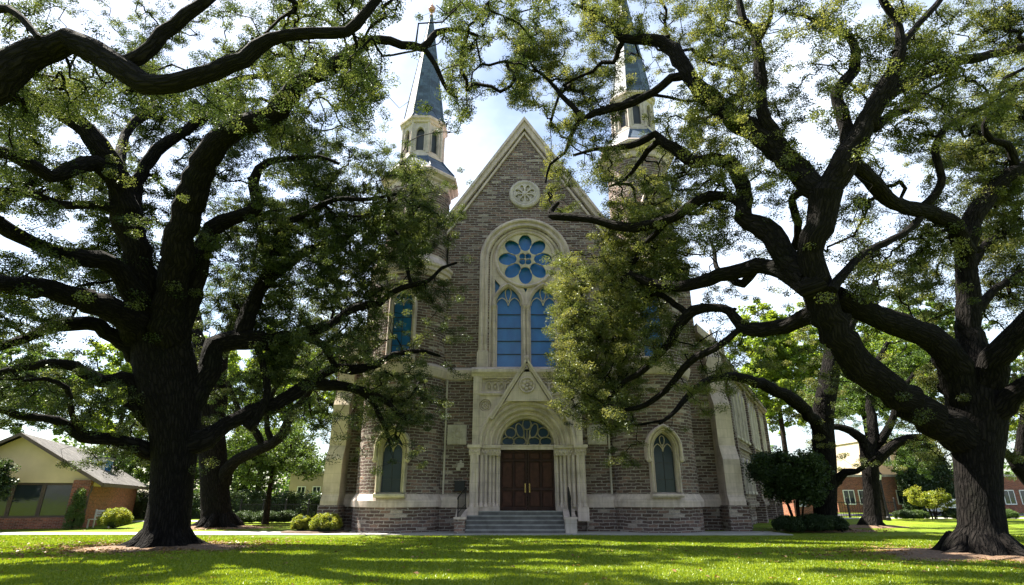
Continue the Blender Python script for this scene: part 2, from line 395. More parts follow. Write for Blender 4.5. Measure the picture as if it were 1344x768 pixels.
# central gable wall with openings
wallmb = MB()
gable = [(X0-4.45, 0), (X0+4.45, 0), (X0+4.45, 16.7), (X0, 23.45), (X0-4.45, 16.7)]
plate(wallmb, gable, [archpoly(X0, 2.05, 8.1, 14.45), archpoly(X0, 1.9, .5, 4.05)], 30.0, 30.7)
wallmb.box(X0-8.0, X0-4.4, 30.9, 55, 0, 14.0); wallmb.box(X0+4.4, X0+8.0, 30.9, 55, 0, 14.0)
wallmb.box(X0-4.4, X0+4.4, 54, 55, 0, 14)
wallmb.build('facade_wall', RB, ch)
mb = MB()
cop = [(X0-4.9, 16.05), (X0-4.9, 16.45), (X0, 23.85), (X0+4.9, 16.45), (X0+4.9, 16.05), (X0, 23.35)]
mb.prism_y([(x, z) for x, z in cop][::-1], 29.72, 30.85)
c2 = [(X0-4.9, 16.45), (X0-4.9, 16.68), (X0, 24.12), (X0+4.9, 16.68), (X0+4.9, 16.45), (X0, 23.852)]
mb.prism_y(c2[::-1], 29.58, 30.95)
c3 = [(X0-4.6, 16.0), (X0-4.6, 16.2), (X0, 23.2), (X0+4.6, 16.2), (X0+4.6, 16.0), (X0, 22.98)]
mb.prism_y(c3[::-1], 29.86, 29.998)
mb.build('gable_coping', ST, ch)
mb = MB(); mb.prism_y([(X0, 23.6), (X0-8.4, 13.6), (X0-8.4, 13.4), (X0, 23.3), (X0+8.4, 13.4), (X0+8.4, 13.6)], 30.96, 55.2)
mb.build('nave_roof', M['slate'], ch)
# roundel
mb = MB(); zc = 18.75
for r, y in ((.92, 0), (.80, .04)): pass
v0 = len(mb.v)
prof = [(.62, 29.99), (.62, 29.93), (.70, 29.86), (.80, 29.82), (.92, 29.86), (.95, 29.93), (.95, 30.0)]
st = [[(X0+r*math.cos(a), y, zc+r*math.sin(a)) for r, y in prof] for a in [2*math.pi*i/40 for i in range(40)]]
mb.add([q for s_ in st for q in s_], [(i*7+j, i*7+j+1, ((i+1) % 40)*7+j+1, ((i+1) % 40)*7+j) for i in range(40) for j in range(6)])
plate(mb, ell(X0, zc, .68, .68), [petal(X0, zc, math.pi/4*i+.39, .16, .60, .13) for i in range(8)], 29.86, 29.97, .015)
mb.sphere((X0, 29.88, zc), .14, 12, 8, (1, .6, 1))
for i in range(8):
    a = math.pi/4*i+.39; mb.sphere((X0+.40*math.cos(a), 29.96, zc+.40*math.sin(a)), .09, 8, 6, (1, .5, 1))
roundel = mb.build('carved_roundel', M['stone_grey'], ch)
mb = MB(); mb.add([(x, 29.985, z) for x, z in ell(X0, zc, .66, .66)], [list(range(28))]); mb.build('roundel_back', M['stone_grey'], roundel)
# great window
mb = MB(); zs = 14.45
pr = [(2.62, 30.01), (2.62, 29.82)]+roll(2.62, 29.80, 2.40, 29.80)[0:]+[(2.38, 29.90), (2.30, 29.96), (2.28, 29.93)]+roll(2.28, 29.93, 2.12, 30.0)+[(2.10, 30.08), (1.98, 30.10), (1.97, 30.2), (1.86, 30.22), (1.86, 30.3)]
pr = [(r, y) for r, y in pr]
sweep(mb, X0, zs, [(2.62, 30.01), (2.62, 29.84), (2.58, 29.78), (2.50, 29.76), (2.43, 29.79), (2.40, 29.88), (2.33, 29.93), (2.30, 29.88), (2.23, 29.85), (2.16, 29.88), (2.13, 29.97), (2.08, 30.06), (2.03, 30.03), (1.96, 30.06), (1.93, 30.14), (1.88, 30.22), (1.84, 30.34)], 8.1)
for s_ in (-1, 1):
    x = X0+s_*2.36; mb.box(x-.31, x+.31, 29.70, 29.995, 8.05, 8.95); mb.box(x-.27, x+.27, 29.76, 29.99, 8.95, 9.05)
gw = mb.build('great_window_frame', ST, ch)
# tracery plate
mb = MB(); lc = (X0-.99, X0+.99); lh = .70
inner = archpoly(X0, 1.92, 8.1, zs)
holes = [ell(X0, 14.62, 1.62, 1.62, 0, 48)]+[archpoly(x, .72, 8.25, 11.75, .55) for x in lc]
holes += [[(X0-.16, 12.92), (X0, 12.55), (X0+.16, 12.92), (X0, 12.97)]]
holes += [[(X0+s_*1.72, 12.35), (X0+s_*1.76, 13.35), (X0+s_*1.45, 12.98)] for s_ in (-1, 1)]
plate(mb, inner, holes, 30.22, 30.44, .015)
for r0 in (1.66,):
    prof = [(1.60, 30.24), (1.62, 30.12), (1.70, 30.07), (1.78, 30.12), (1.82, 30.24)]
    st = [[(X0+r*math.cos(a), y, 14.62+r*math.sin(a)) for r, y in prof] for a in [2*math.pi*i/56 for i in range(56)]]
    mb.add([q for s_ in st for q in s_], [(i*5+j, i*5+j+1, ((i+1) % 56)*5+j+1, ((i+1) % 56)*5+j) for i in range(56) for j in range(4)])
for x in lc: sweep(mb, x, 11.75, [(.93, 30.23), (.92, 30.14), (.85, 30.09), (.79, 30.14), (.74, 30.24), (.72, 30.4)], 8.25, .55)
mb.build('tracery_panel', ST, gw)
mb = MB()
hs = [ell(X0+1.03*math.cos(R(90+45*i)), 14.62+1.03*math.sin(R(90+45*i)), .525, .385, R(90+45*i)) for i in range(8)]+[ell(X0+.24*math.cos(R(45+90*i)), 14.62+.24*math.sin(R(45+90*i)), .185, .185, 0, 14) for i in range(4)]

plate(mb, ell(X0, 14.62, 1.615, 1.615, 0, 48), hs, 30.20, 30.32, .01)
mb.build('rose_tracery', M['stone_warm'], gw)
for x in lc:
    mb = MB(); big = archpoly(x, .715, 11.55, 11.75, .55)
    hl = []
    for s_ in (-1, 1): hl.append(archpoly(x+s_*.335, .27, 11.4, 11.85, .2)[2:])
    hd = [(x, 12.05), (x+.17, 12.38), (x, 12.75), (x-.17, 12.38)]
    # light ribs: two small arches and a lozenge
    for s_ in (-1, 1):
        pts = archpoly(x+s_*.355, .335, 11.8, 11.8, .15)[2:]
        mb.tube([(a, 30.36, b) for a, b in pts], [.028]*len(pts), 6)
    pts = petal(x, 12.02, R(90), .04, .82, .22); pts.append(pts[0])
    mb.tube([(a, 30.36, b) for a, b in pts], [.028]*len(pts), 6)
    mb.build('lancet_tracery', M['stone_warm'], gw)
def column(mb, x, y, r, z0, z1, cap=.35):
    mb.lathe([(r*1.7, z0), (r*1.7, z0+.12), (r*1.4, z0+.16), (r*1.5, z0+.22), (r*1.05, z0+.28), (r, z0+.3), (r, z1-cap), (r*1.25, z1-cap+.02), (r*1.05, z1-cap+.06), (r*1.2, z1-cap*.5), (r*1.75, z1-.1), (r*1.9, z1-.09), (r*1.9, z1)], x, y, 14)
    for i in range(8):
        a = 2*math.pi*i/8; mb.sphere((x+r*1.35*math.cos(a), y+r*1.35*math.sin(a), z1-cap*.42), r*.42, 6, 5, (1, 1, 1.5))
for x in (X0-1.77, X0, X0+1.77):
    mb = MB()
    for dx in ((-.10, .10) if x == X0 else (0,)): column(mb, x+dx, 30.10, .085, 8.15, 11.75)
    mb.box(x-.17, x+.17, 30.16, 30.3, 8.15, 11.75)
    mb.build('colonnette', ST, gw)
mb = MB(); mb.add([(X0-1.9, 30.5, 8), (X0+1.9, 30.5, 8), (X0+1.9, 30.5, 16.6), (X0-1.9, 30.5, 16.6)], [(0, 1, 2, 3)])
mb.build('window_glass', M['blue_glass'], gw)
mb = MB()
for x in lc:
    for z in (9.0, 9.75, 10.5, 11.3): mb.box(x-.70, x+.70, 30.44, 30.49, z-.018, z+.018)
mb.build('glazing_bars', M['lead'], gw)
# side string course at 7.55-8.05
mb = MB()
for s_ in (-1, 1):
    a, b = sorted((X0+s_*2.9, X0+s_*4.6))
    mb.prism_x([(30.0, 7.45), (29.92, 7.5), (29.80, 7.85), (29.78, 7.98), (30.0, 8.12)], a, b)
    mb.build('string_course', ST, ch); mb = MB()
    mb.prism_x([(30.0, 1.10), (29.75, 1.10), (29.75, 1.45), (29.82, 1.6), (30.0, 1.72)], a, b)
    mb.build('water_table', ST, ch); mb = MB(); mb.box(a, b, 29.84, 29.999, 0, 1.10); mb.build('plinth', RB, ch); mb = MB()
for s_ in (-1, 1):   # pale pilaster strips where the turrets meet the wall
    mb = MB(); x = X0+s_*4.22; mb.box(x-.045, x+.045, 29.86, 29.995, 1.72, 7.45); mb.build('downpipe', M['stone_grey'], ch)
# carved plaques
for s_ in (-1, 1):
    xx = X0+s_*3.62; mb = MB(); plate(mb, [(xx-.5, 4.12), (xx+.5, 4.12), (xx+.5, 5.12), (xx-.5, 5.12)], [], 29.90, 29.998, .02)
    mb2 = MB()
    for i in range(10):
        a = 2*math.pi*i/10; mb2.sphere((xx+.22*math.cos(a), 29.89, 4.62+.22*math.sin(a)), .075, 8, 6, (1, .45, 1))
    for i in range(4): mb2.sphere((xx+.33*math.cos(a+i*math.pi/2), 29.89, 4.62+.33*math.sin(a+i*math.pi/2)), .05, 8, 6, (1, .4, 1))
    mb2.sphere((xx, 29.89, 4.62), .1, 10, 8, (1, .5, 1))
    for a, b, c, d in ((-.44, .44, -.44, -.40), (-.44, .44, .40, .44), (-.44, -.40, -.39, .39), (.40, .44, -.39, .39)): mb2.box(xx+a, xx+b, 29.885, 29.899, 4.62+c, 4.62+d)
    pq = mb.build('carved_plaque', M['stone_grey'], ch); mb2.build('carving', M['stone_grey'], pq)
mb = MB(); mb.box(X0-3.55, X0-3.22, 29.94, 29.997, 3.0, 3.22); mb.box(X0-3.44, X0-3.34, 29.95, 29.996, 3.22, 3.36); mb.box(X0-3.6, X0-3.4, 29.95, 29.996, 2.86, 3.0); mb.build('small_stone_tablet', M['stone_grey'], ch)
# portal
mb = MB(); PX = 2.78; YF = 29.25
blk = [(X0-PX, 3.95), (X0+PX, 3.95), (X0+PX, 7.55), (X0-PX, 7.55)]
hole = archpoly(X0, 2.40, 3.9, 4.05)[2:]
outer = [(X0-PX, 4.05), (X0-2.40, 4.05)]+[(X0-2.4*math.cos(t), 4.05+2.4*math.sin(t)) for t in [math.pi*i/30 for i in range(1, 30)]]+[(X0+2.40, 4.05), (X0+PX, 4.05), (X0+PX, 7.5), (X0-PX, 7.5)]
fz = [[(X0+s_*a, b) for a, b in q] for s_ in (-1, 1) for q in ([(.86, 6.76), (2.34, 6.76), (2.34, 7.42), (.62, 7.42)],)]
fz += [ell(X0+s_*2.15, 6.02, .31, .31, 0, 24) for s_ in (-1, 1)]
plate(mb, outer, fz, YF, YF+.18); plate(mb, outer, [], YF+.182, 30.0)
prof = [(2.46, 29.27), (2.46, 29.16), (2.38, 29.10), (2.30, 29.13), (2.27, 29.24), (2.20, 29.30), (2.16, 29.24), (2.08, 29.22), (2.01, 29.28), (1.99, 29.40), (1.92, 29.46), (1.87, 29.41), (1.79, 29.42), (1.74, 29.50), (1.73, 29.60), (1.66, 29.68), (1.61, 29.63), (1.54, 29.66), (1.51, 29.76), (1.46, 29.84), (1.40, 29.88), (1.38, 30.1)]
sweep(mb, X0, 4.05, prof, 4.05, 0, 30)
# top cornice and mouldings
mb.prism_x([(30, 7.5), (29.2, 7.5), (29.14, 7.6), (29.02, 7.72), (29.02, 7.86), (29.2, 8.0), (30, 8.06)], X0-PX-.1, X0+PX+.1)
mb.prism_x([(29.249, 6.50), (29.16, 6.52), (29.12, 6.62), (29.249, 6.70)], X0-PX, X0+PX)
for s_ in (-1, 1): x = X0+s_*(PX-.16); mb.box(x-.16, x+.16, 29.15, 29.248, 4.05, 7.5)
portal = mb.build('portal', ST, ch)
# gablet over the door
mb = MB()
def bar(mb, x0, z0, x1, z1, w_, y0, y1):
    d = math.hypot(x1-x0, z1-z0); nx_, nz_ = -(z1-z0)/d*w_/2, (x1-x0)/d*w_/2
    mb.prism_y([(x0+nx_, z0+nz_), (x0-nx_, z0-nz_), (x1-nx_, z1-nz_), (x1+nx_, z1+nz_)][::-1], y0, y1)
mb.prism_y([(X0-1.12, 6.2), (X0+1.12, 6.2), (X0, 8.0)], 29.02, 29.24)
for s_ in (-1, 1):
    bar(mb, X0, 8.28, X0+s_*1.85, 5.32, .2, 28.93, 29.15); bar(mb, X0, 8.36, X0+s_*1.85, 5.44, .1, 28.86, 29.16)
mb.sphere((X0, 29.0, 8.42), .13, 10, 8, (1, 1, 1.5))
mb.build('gablet', ST, portal)
def rosette(x, z, r, y, parent, name='rosette'):
    mb = MB()
    ring = [(x+r*math.cos(t), y-.04, z+r*math.sin(t)) for t in [2*math.pi*i/24 for i in range(25)]]
    mb.tube(ring, [r*.13]*25, 6, False)
    for i in range(6):
        a = 2*math.pi*i/6+.3; mb.sphere((x+r*.52*math.cos(a), y-.02, z+r*.52*math.sin(a)), r*.27, 8, 6, (1, .5, 1))
    mb.sphere((x, y-.03, z), r*.2, 8, 6); mb.build(name, ST, parent, True)
for s_ in (-1, 1): rosette(X0+s_*2.15, 6.02, .25, 29.36, portal)
rosette(X0, 7.02, .38, 29.01, portal)
for s_ in (-1, 1):
    mb = MB()
    for i in range(5):
        xx = X0+s_*(.98+i*.335)
        if abs(xx-X0) > 2.3: continue
        pts = archpoly(xx, .155, 6.76, 6.98, .12)[2:]; pts = [(pts[0][0], 6.74)]+pts+[(pts[-1][0], 6.74)]
        mb.tube([(a, 29.36, b) for a, b in pts], [.048]*len(pts), 6)
        mb.sphere((xx, 29.36, 6.98), .07, 8, 6, (1, .6, 1.3)); mb.sphere((xx+.168, 29.36, 7.2), .06, 8, 6, (1, .6, 1))
        z = [(xx-.168, 7.30), (xx, 7.38), (xx+.168, 7.30)]; mb.tube([(a, 29.36, b) for a, b in z], [.04]*3, 6)
    pass
    mb.build('carved_frieze', ST, portal)
# piers with capitals
for s_ in (-1, 1):
    mb = MB()
    def bx(r0, r1, y0, y1, z0, z1):
        a, b = sorted((X0+s_*r0, X0+s_*r1)); mb.box(a, b, y0, y1, z0, z1)
    bx(2.42, 2.86, 29.15, 30, .95, 3.55); bx(2.0, 2.42, 29.5, 30, .95, 3.55); bx(1.7, 2.0, 29.7, 30, .95, 3.55); bx(1.38, 1.7, 29.9, 30.15, .95, 3.55)
    for r_, y in ((2.5, 29.16), (2.78, 29.16), (2.3, 29.36), (2.08, 29.47), (1.88, 29.58), (1.70, 29.70), (1.52, 29.82)):
        mb.lathe([(.075, 1.3), (.075, 3.55)], X0+s_*r_, y, 12)
        mb.lathe([(.12, 1.12), (.12, 1.2), (.09, 1.24), (.1, 1.3), (.075, 1.34)], X0+s_*r_, y, 12)
    bx(2.40, 2.94, 29.06, 30, .5, 1.12); bx(1.38, 2.40, 29.42, 30, .94, 1.12)
    mb.build('pier', ST, portal)
    mb = MB()
    bx(2.36, 2.92, 29.10, 30, 3.55, 3.9); bx(1.36, 2.36, 29.42, 30, 3.55, 3.9)
    bx(2.30, 3.0, 29.0, 30, 3.9, 4.05); bx(1.34, 2.30, 29.30, 30, 3.9, 4.05)
    for i in range(7): mb.sphere((X0+s_*(2.40+i*.08), 29.09, 3.72+.05*(i % 2)), .06, 6, 5, (1, 1, 1.6))
    for i in range(12): mb.sphere((X0+s_*(1.4+i*.08), 29.41, 3.70+.06*(i % 2)), .065, 6, 5, (1, 1, 1.6))
    mb.build('capital', ST, portal)
mb = MB(); mb.box(X0-1.38, X0+1.38, 29.80, 30.2, 3.86, 4.06); mb.box(X0-1.38, X0+1.38, 29.76, 29.9, 4.02, 4.09); mb.build('lintel', ST, portal)
mb = MB(); hs = []
for x, z, a, b, rr in ((.98, .225, .285, .20, 0), (.375, .225, .285, .20, 0), (.85, .665, .255, .235, 0), (.36, .77, .175, .34, -18), (0, 1.105, .20, .255, 0)):
    for s_ in ((-1, 1) if x else (1,)): hs.append(ell(X0+s_*x, 4.06+z, a, b, R(-s_*(-rr)) if False else R(s_*rr), 24))
hs = hs
for pl in hs:
    cx_ = sum(p[0] for p in pl)/len(pl); cz_ = sum(p[1] for p in pl)/len(pl); q = [(cx_+(a-cx_)*1.10, max(4.11, cz_+(b-cz_)*1.10)) for a, b in pl]; q.append(q[0])
    mb.tube([(a, 30.05, b) for a, b in q], [.036]*len(q), 6, False)
sweep(mb, X0, 4.06, [(1.46, 30.0), (1.38, 29.97), (1.33, 30.0), (1.31, 30.1)], 4.06); mb.box(X0-1.36, X0+1.36, 30.0, 30.1, 4.06, 4.11)
for s_ in (-1, 0, 1): mb.tube([(X0, 30.06, 4.1), (X0+s_*.12, 30.06, 4.5), (X0+s_*.16, 30.06, 4.9)], [.03]*3, 6); fan = mb.build('fanlight', M['stone_warm'], portal)
mb = MB(); mb.add([(x, 30.14, z) for x, z in archpoly(X0, 1.45, 4.0, 4.05)], [list(range(len(archpoly(X0, 1.45, 4.0, 4.05))))]); mb.build('fanlight_glass', M['fan_glass'], portal)
# doors
for s_ in (-1, 1):
    a, b = sorted((X0+s_*.008, X0+s_*1.38))
    mb = MB(); holes = []
    xs = [(a+.10, (a+b)/2-.05), ((a+b)/2+.05, b-.10)]
    for x0, x1 in xs:
        for z0, z1 in ((1.12, 1.88), (2.02, 3.28), (3.40, 3.72)): holes.append([(x0, z0), (x1, z0), (x1, z1), (x0, z1)])
    plate(mb, [(a, .95), (b, .95), (b, 3.86), (a, 3.86)], holes, 30.02, 30.10, .012)
    dr = mb.build('door', M['door'], ch)
    mb = MB()
    for h in holes: mb.box(h[0][0]+.045, h[1][0]-.045, 30.05, 30.12, h[0][1]+.045, h[2][1]-.045)
    mb.box(a, b, 30.12, 30.15, .95, 3.86)
    mb.build('door_panel', M['doorpanel'], dr)
    mb = MB(); x = X0+s_*.11
    mb.tube([(x, 30.02, 1.85), (x, 29.95, 1.88), (x, 29.94, 2.0), (x, 29.95, 2.14), (x, 30.02, 2.17)], [.017]*5, 8); mb.box(x-.03, x+.03, 30.0, 30.02, 1.80, 2.22)
    mb.build('door_handle', M['brass'], dr)
# steps
for i in range(5):
    mb = MB(); mb.box(X0-2.92, X0+1.66, 27.95+.31*i, 29.3 if i < 4 else 30.05, .19*i if i else -.02, .19*(i+1)-.05); q = mb.build('step', M['step'], ch)
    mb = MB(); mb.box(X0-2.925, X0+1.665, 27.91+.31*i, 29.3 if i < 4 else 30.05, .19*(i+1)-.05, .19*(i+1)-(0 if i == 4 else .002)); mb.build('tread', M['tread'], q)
for s_, a, b in ((-1, X0-3.42, X0-2.93), (1, X0+1.67, X0+2.2)):
    mb = MB()
    mb.box(a, b, 27.85, 28.35, 0, .62); mb.prism_x([(28.35, 0), (29.05, 0), (29.05, .93), (28.35, .62)][::-1], a+.03, b-.03)
    cw = mb.build('cheek_wall', RB if s_ < 0 else M['stone_grey'], ch)
    mb = MB(); mb.box(a-.04, b+.04, 27.81, 28.39, .62, .72); mb.prism_x([(28.39, .64), (29.05, .94), (29.05, 1.04), (28.39, .74)], a-.01, b+.01); mb.build('cap_stone', ST, cw)
# turrets
def lancet(parent, x, y, hw, zb, zs_, k, name, gm, wide=.24, stone=ST, hood=True, tracery=True, mid=None):
    mb = MB()
    sweep(mb, x, zs_, [(hw+wide, y+.5), (hw+wide, y), (hw+wide*.8, y-.05), (hw+wide*.6, y-.03), (hw+wide*.5, y+.05), (hw+wide*.3, y+.03), (hw+wide*.12, y+.1), (hw, y+.2), (hw, y+.36)], zb, k, 14)
    mb.prism_x([(y+.5, zb-.22), (y-.04, zb-.22), (y-.1, zb-.14), (y-.08, zb-.06), (y+.34, zb+.02), (y+.5, zb+.02)], x-hw-wide-.04, x+hw+wide+.04)
    fr = mb.build(name, stone, parent)
    if hood:
        mb = MB(); o = hw+wide
        sweep(mb, x, zs_, [(o+.16, y+.5), (o+.17, y-.10), (o+.11, y-.16), (o+.03, y-.12), (o+.02, y+.0), (o+.0, y+.02)], zs_-.45, k, 14)
        for s_ in (-1, 1): mb.sphere((x+s_*(o+.09), y-.04, zs_-.5), .13, 8, 6, (1, .9, 1)); mb.box(x+s_*(o+.09)-.1, x+s_*(o+.09)+.1, y-.1, y+.4, zs_-.46, zs_-.36)
        mb.build('hood_mould', stone, fr)
    mb = MB(); pl = archpoly(x, hw+.03, zb, zs_, k); mb.add([(a, y+.34, b) for a, b in pl], [list(range(len(pl)))]); mb.build('pane', gm, fr)
    mb = MB()
    if tracery:
        for s_ in (-1, 1):
            pts = archpoly(x+s_*hw*.5, hw*.48, zs_-.1, zs_-.1, hw*.35)[2:]; mb.tube([(a, y+.30, b) for a, b in pts], [.025]*len(pts), 5)
        mb.tube([(x, y+.30, zs_-.1), (x, y+.30, zs_+.25)], [.022]*2, 5)
        pts = petal(x, zs_+.12, R(90), .02, hw*1.1, hw*.32); pts.append(pts[0]); mb.tube([(a, y+.30, b) for a, b in pts], [.022]*len(pts), 5)
        mb.build('tracery', stone, fr)
        mb = MB()
    z = zb+.6
    while z < zs_: mb.box(x-hw, x+hw, y+.31, y+.335, z-.016, z+.016); z += .75
    mb.box(x-.012, x+.012, y+.31, y+.334, zb, zs_-.1)
    mb.box(x-hw, x-hw+.04, y+.30, y+.336, zb, zs_); mb.box(x+hw-.04, x+hw, y+.30, y+.336, zb, zs_)
    mb.build('glazing_bars', M['lead'], fr)
    return fr
def turret(s_, lift):
    cx, cy = X0+s_*6.5, 30.45; r = 2.15; T = lift
    mb = MB(); mb.lathe([(r+.08, 0), (r+.08, 1.15)], cx, cy, 48, rot=.03); mb.lathe([(r, 1.15), (r, 7.6)], cx, cy, 48, rot=.03)
    mb.lathe([(r-.06, 7.6), (r-.06, 13.4)], cx, cy, 48, rot=.03); ux = cx+(.5 if s_ > 0 else .1); mb.lathe([(1.82, 13.4), (1.82, 19.0+T)], ux, cy, 48, rot=.03)
    t = mb.build('turret', RB, ch, True)
    for z0, pf in ((1.10, [(r+.1, 1.12), (r+.2, 1.14), (r+.2, 1.42), (r+.12, 1.55), (r+.01, 1.72)]),
                   (7.5, [(r+.0, 7.45), (r+.08, 7.5), (r+.2, 7.85), (r+.22, 7.98), (r+.05, 8.12), (r-.05, 8.14)]),
                   (13, [(r-.05, 13.0), (r+.02, 13.05), (r+.05, 13.25), (r+.16, 13.3), (r+.16, 13.5), (r+.24, 13.58), (r+.24, 13.72), (r+.08, 13.86), (1.95, 14.25), (1.92, 14.4), (1.83, 14.45)])):
        mb = MB(); mb.lathe(pf, cx, cy, 48, cap=False, rot=.03); mb.build('stone_band', ST, t, False)
    z = 18.35+T; mb = MB(); o = math.pi/8
    mb.lathe([(1.9, z+.35), (1.96, z+.45), (1.98, z+.7), (2.12, z+.8), (2.16, z+.92), (2.42, z+1.05), (2.46, z+1.22), (2.40, z+1.30), (2.2, z+1.36)], ux, cy, 8, rot=o); mb.build('cornice', ST, t)
    z += 1.30; mb = MB(); mb.lathe([(2.36, z), (2.30, z+.10), (1.72, z+.85), (1.5, z+1.15), (1.42, z+1.3)], ux, cy, 8, rot=o)
    for i in range(8):
        a = o+i*math.pi/4; mb.tube([(ux+q*math.cos(a), cy+q*math.sin(a), zz) for q, zz in ((2.33, z+.1), (1.74, z+.87), (1.44, z+1.3))], [.04]*3, 6)
    mb.build('skirt_roof', M['spire'], t)
    z += 1.25; bh = 2.5; mb = MB(); rb = 1.30
    mb.lathe([(rb+.12, z), (rb+.12, z+.18), (rb+.02, z+.28)], ux, cy, 8, rot=o)
    ap = rb*math.cos(math.pi/8); fw = rb*math.sin(math.pi/8)
    for i in range(8):
        a = o+math.pi/8+i*math.pi/4; v0 = len(mb.v)
        plate(mb, [(-fw, z+.28), (fw, z+.28), (fw, z+bh), (-fw, z+bh)], [archpoly(0, .235, z+.5, z+1.75, .18)], -ap, -ap+.16, .01)
        sweep(mb, 0, z+1.75, [(.32, -ap+.02), (.31, -ap-.05), (.27, -ap-.06), (.235, -ap+.02)], z+.45, .18, 8)
        mb.xf(Matrix.Translation((ux, cy, 0)) @ Matrix.Rotation(a+math.pi/2, 4, 'Z'), v0)
        a2 = o+i*math.pi/4; mb.lathe([(.09, z+.28), (.09, z+bh)], ux+rb*math.cos(a2), cy+rb*math.sin(a2), 8)
    be = mb.build('belfry', M['stone_grey'], t)
    mb = MB(); mb.lathe([(rb-.22, z+.3), (rb-.22, z+bh)], ux, cy, 8, rot=o); mb.build('belfry_louvres', M['lead'], t)
    z += bh; mb = MB(); mb.lathe([(rb+.0, z-.05), (rb+.1, z), (rb+.14, z+.12), (rb+.26, z+.2), (rb+.27, z+.34), (rb+.15, z+.42)], ux, cy, 8, rot=o); mb.build('belfry_cornice', ST, t)
    z += .40; mb = MB(); H = 9.4+ (1.2 if s_ > 0 else 0)
    mb.lathe([(rb+.2, z), (rb+.02, z+.35), (.09, z+H)], ux, cy, 8, rot=o)
    for i in range(8):
        a = o+i*math.pi/4; mb.tube([(ux+q*math.cos(a), cy+q*math.sin(a), zz) for q, zz in ((rb+.2, z), (rb+.02, z+.35), (.09, z+H))], [.035, .035, .02], 6)
    mb.build('spire', M['spire'], t)
    mb = MB(); mb.lathe([(.09, z+H-.05), (.14, z+H), (.06, z+H+.1), (.06, z+H+.3), (.2, z+H+.42), (.26, z+H+.6), (.2, z+H+.78), (.06, z+H+.95), (.03, z+H+1.5), (.001, z+H+1.6)], ux, cy, 10)
    mb.build('finial', simple('copper_finial', (.38, .2, .14), .4, .6), t)
    # lower, upper and drum windows
    yf = cy-r; wx = cx
    lancet(ch, wx, yf-.42, .47, 1.78, 3.75, .35, 'turret_window', M['church_glass'], .22, M['stone_warm'] if s_ < 0 else ST)  # lower left surround has sunlight put into its colour as warmer stone
    lancet(ch, wx, yf-.34, .50, 8.35, 11.2, .35, 'turret_window', M['blue_glass'], .2, ST, hood=False)
    lancet(ch, ux, cy-1.82-.38, .26, 16.2, 17.4, .2, 'turret_window', M['church_glass'], .14, ST, hood=False, tracery=False)
turret(-1, 0); turret(1, 1.9)
# side bays, piers and buttresses
for s_ in (-1, 1):
    def sx(a, b): a, b = [q-.55 if s_ < 0 and q > 9.0 else q for q in (a, b)]; return sorted((X0+s_*a, X0+s_*b))
    a, b = sx(8.1, 11.0); mb = MB()
    mb.prism_y([(a, 0), (b, 0), (b, 9.3 if s_ > 0 else 10.6), (a, 10.6 if s_ > 0 else 9.3)], 31.0, 31.8)
    a, b = sx(8.15, 9.75); mb.box(a, b, 31.3, 33.2, 0, 14.3)
    mb.build('side_bay', RB, ch)
    a, b = sx(8.05, 9.85); mb = MB(); mb.box(a, b, 31.2, 33.3, 14.3, 14.55); mb.box(a+.1, b-.1, 31.3, 33.2, 14.55, 14.75); mb.build('pier_cap', ST, ch); mb = MB()
    a, b = sx(9.75, 11.15); zz = (10.9, 9.5) if s_ > 0 else (9.5, 10.9)
    mb.prism_y([(a, zz[0]-.5), (b, zz[1]-.5), (b, zz[1]), (a, zz[0])], 30.85, 31.95); mb.build('side_bay_coping', ST, ch); mb = MB()
    a, b = sx(8.2, 11.1); mb.prism_x([(31.0, 1.12), (30.8, 1.12), (30.8, 1.42), (31.0, 1.72)], a, b); mb.build('water_table', ST, ch)
    a, b = sx(9.95, 10.8); mb = MB()
    mb.prism_x([(31, 1.2), (31, 9.6), (30.75, 9.0), (30.6, 8.9), (30.6, 6.9), (30.25, 6.3), (30.2, 6.2), (30.2, 4.1), (29.9, 3.5), (29.85, 3.4), (29.85, 1.7), (29.7, 1.4), (29.7, 1.2)][::-1], a, b)
    mb.build('buttress', M['stone_warm'] if s_ < 0 else ST, ch)  # warm stone on the left buttress imitates sun falling on it
    mb = MB(); mb.box(a-.08, b+.08, 29.62, 31, 0, 1.2); mb.build('buttress_base', RB, ch)
# angled side wing
wo = Vector((X0+11.0, 31.7, 0)); ang = math.atan(.539); Lw = 23.0
MW = Matrix.Translation(wo) @ Matrix.Rotation(R(90)-ang, 4, 'Z')     # local +x runs along the wall, -y looks outward (to the right of the nave)
mb = MB(); mb.box(0, Lw, 0, 6, 0, 9.0)
# brick outer skin in strips between window bays, facing -y
mb.xf(MW); wing = mb.build('side_wing', RB, ch)
def wpart(fn, name, m, parent=wing):
    mb = MB(); fn(mb); mb.xf(MW); return mb.build(name, m, parent)
wpart(lambda mb: (mb.box(1.9, Lw-.4, -.12, -.003, 1.3, 8.6), mb.box(0, Lw+.2, -.3, 0, 8.6, 8.8), mb.box(0, Lw+.3, -.45, 6.2, 8.8, 9.08), mb.box(0, Lw, -.22, -.12, 4.3, 4.55), mb.box(0, Lw, -.26, -.003, 1.0, 1.3)), 'stone_facing', M['wingstone'])
wpart(lambda mb: mb.add([(0, -.5, 9.08), (Lw+.3, -.5, 9.08), (Lw+.3, 3, 12.0), (0, 3, 12.0), (0, 6.5, 9.08), (Lw+.3, 6.5, 9.08)], [(0, 1, 2, 3), (3, 2, 5, 4), (0, 3, 4), (1, 5, 2)]), 'wing_roof', M['slate'])
xw = 2.9
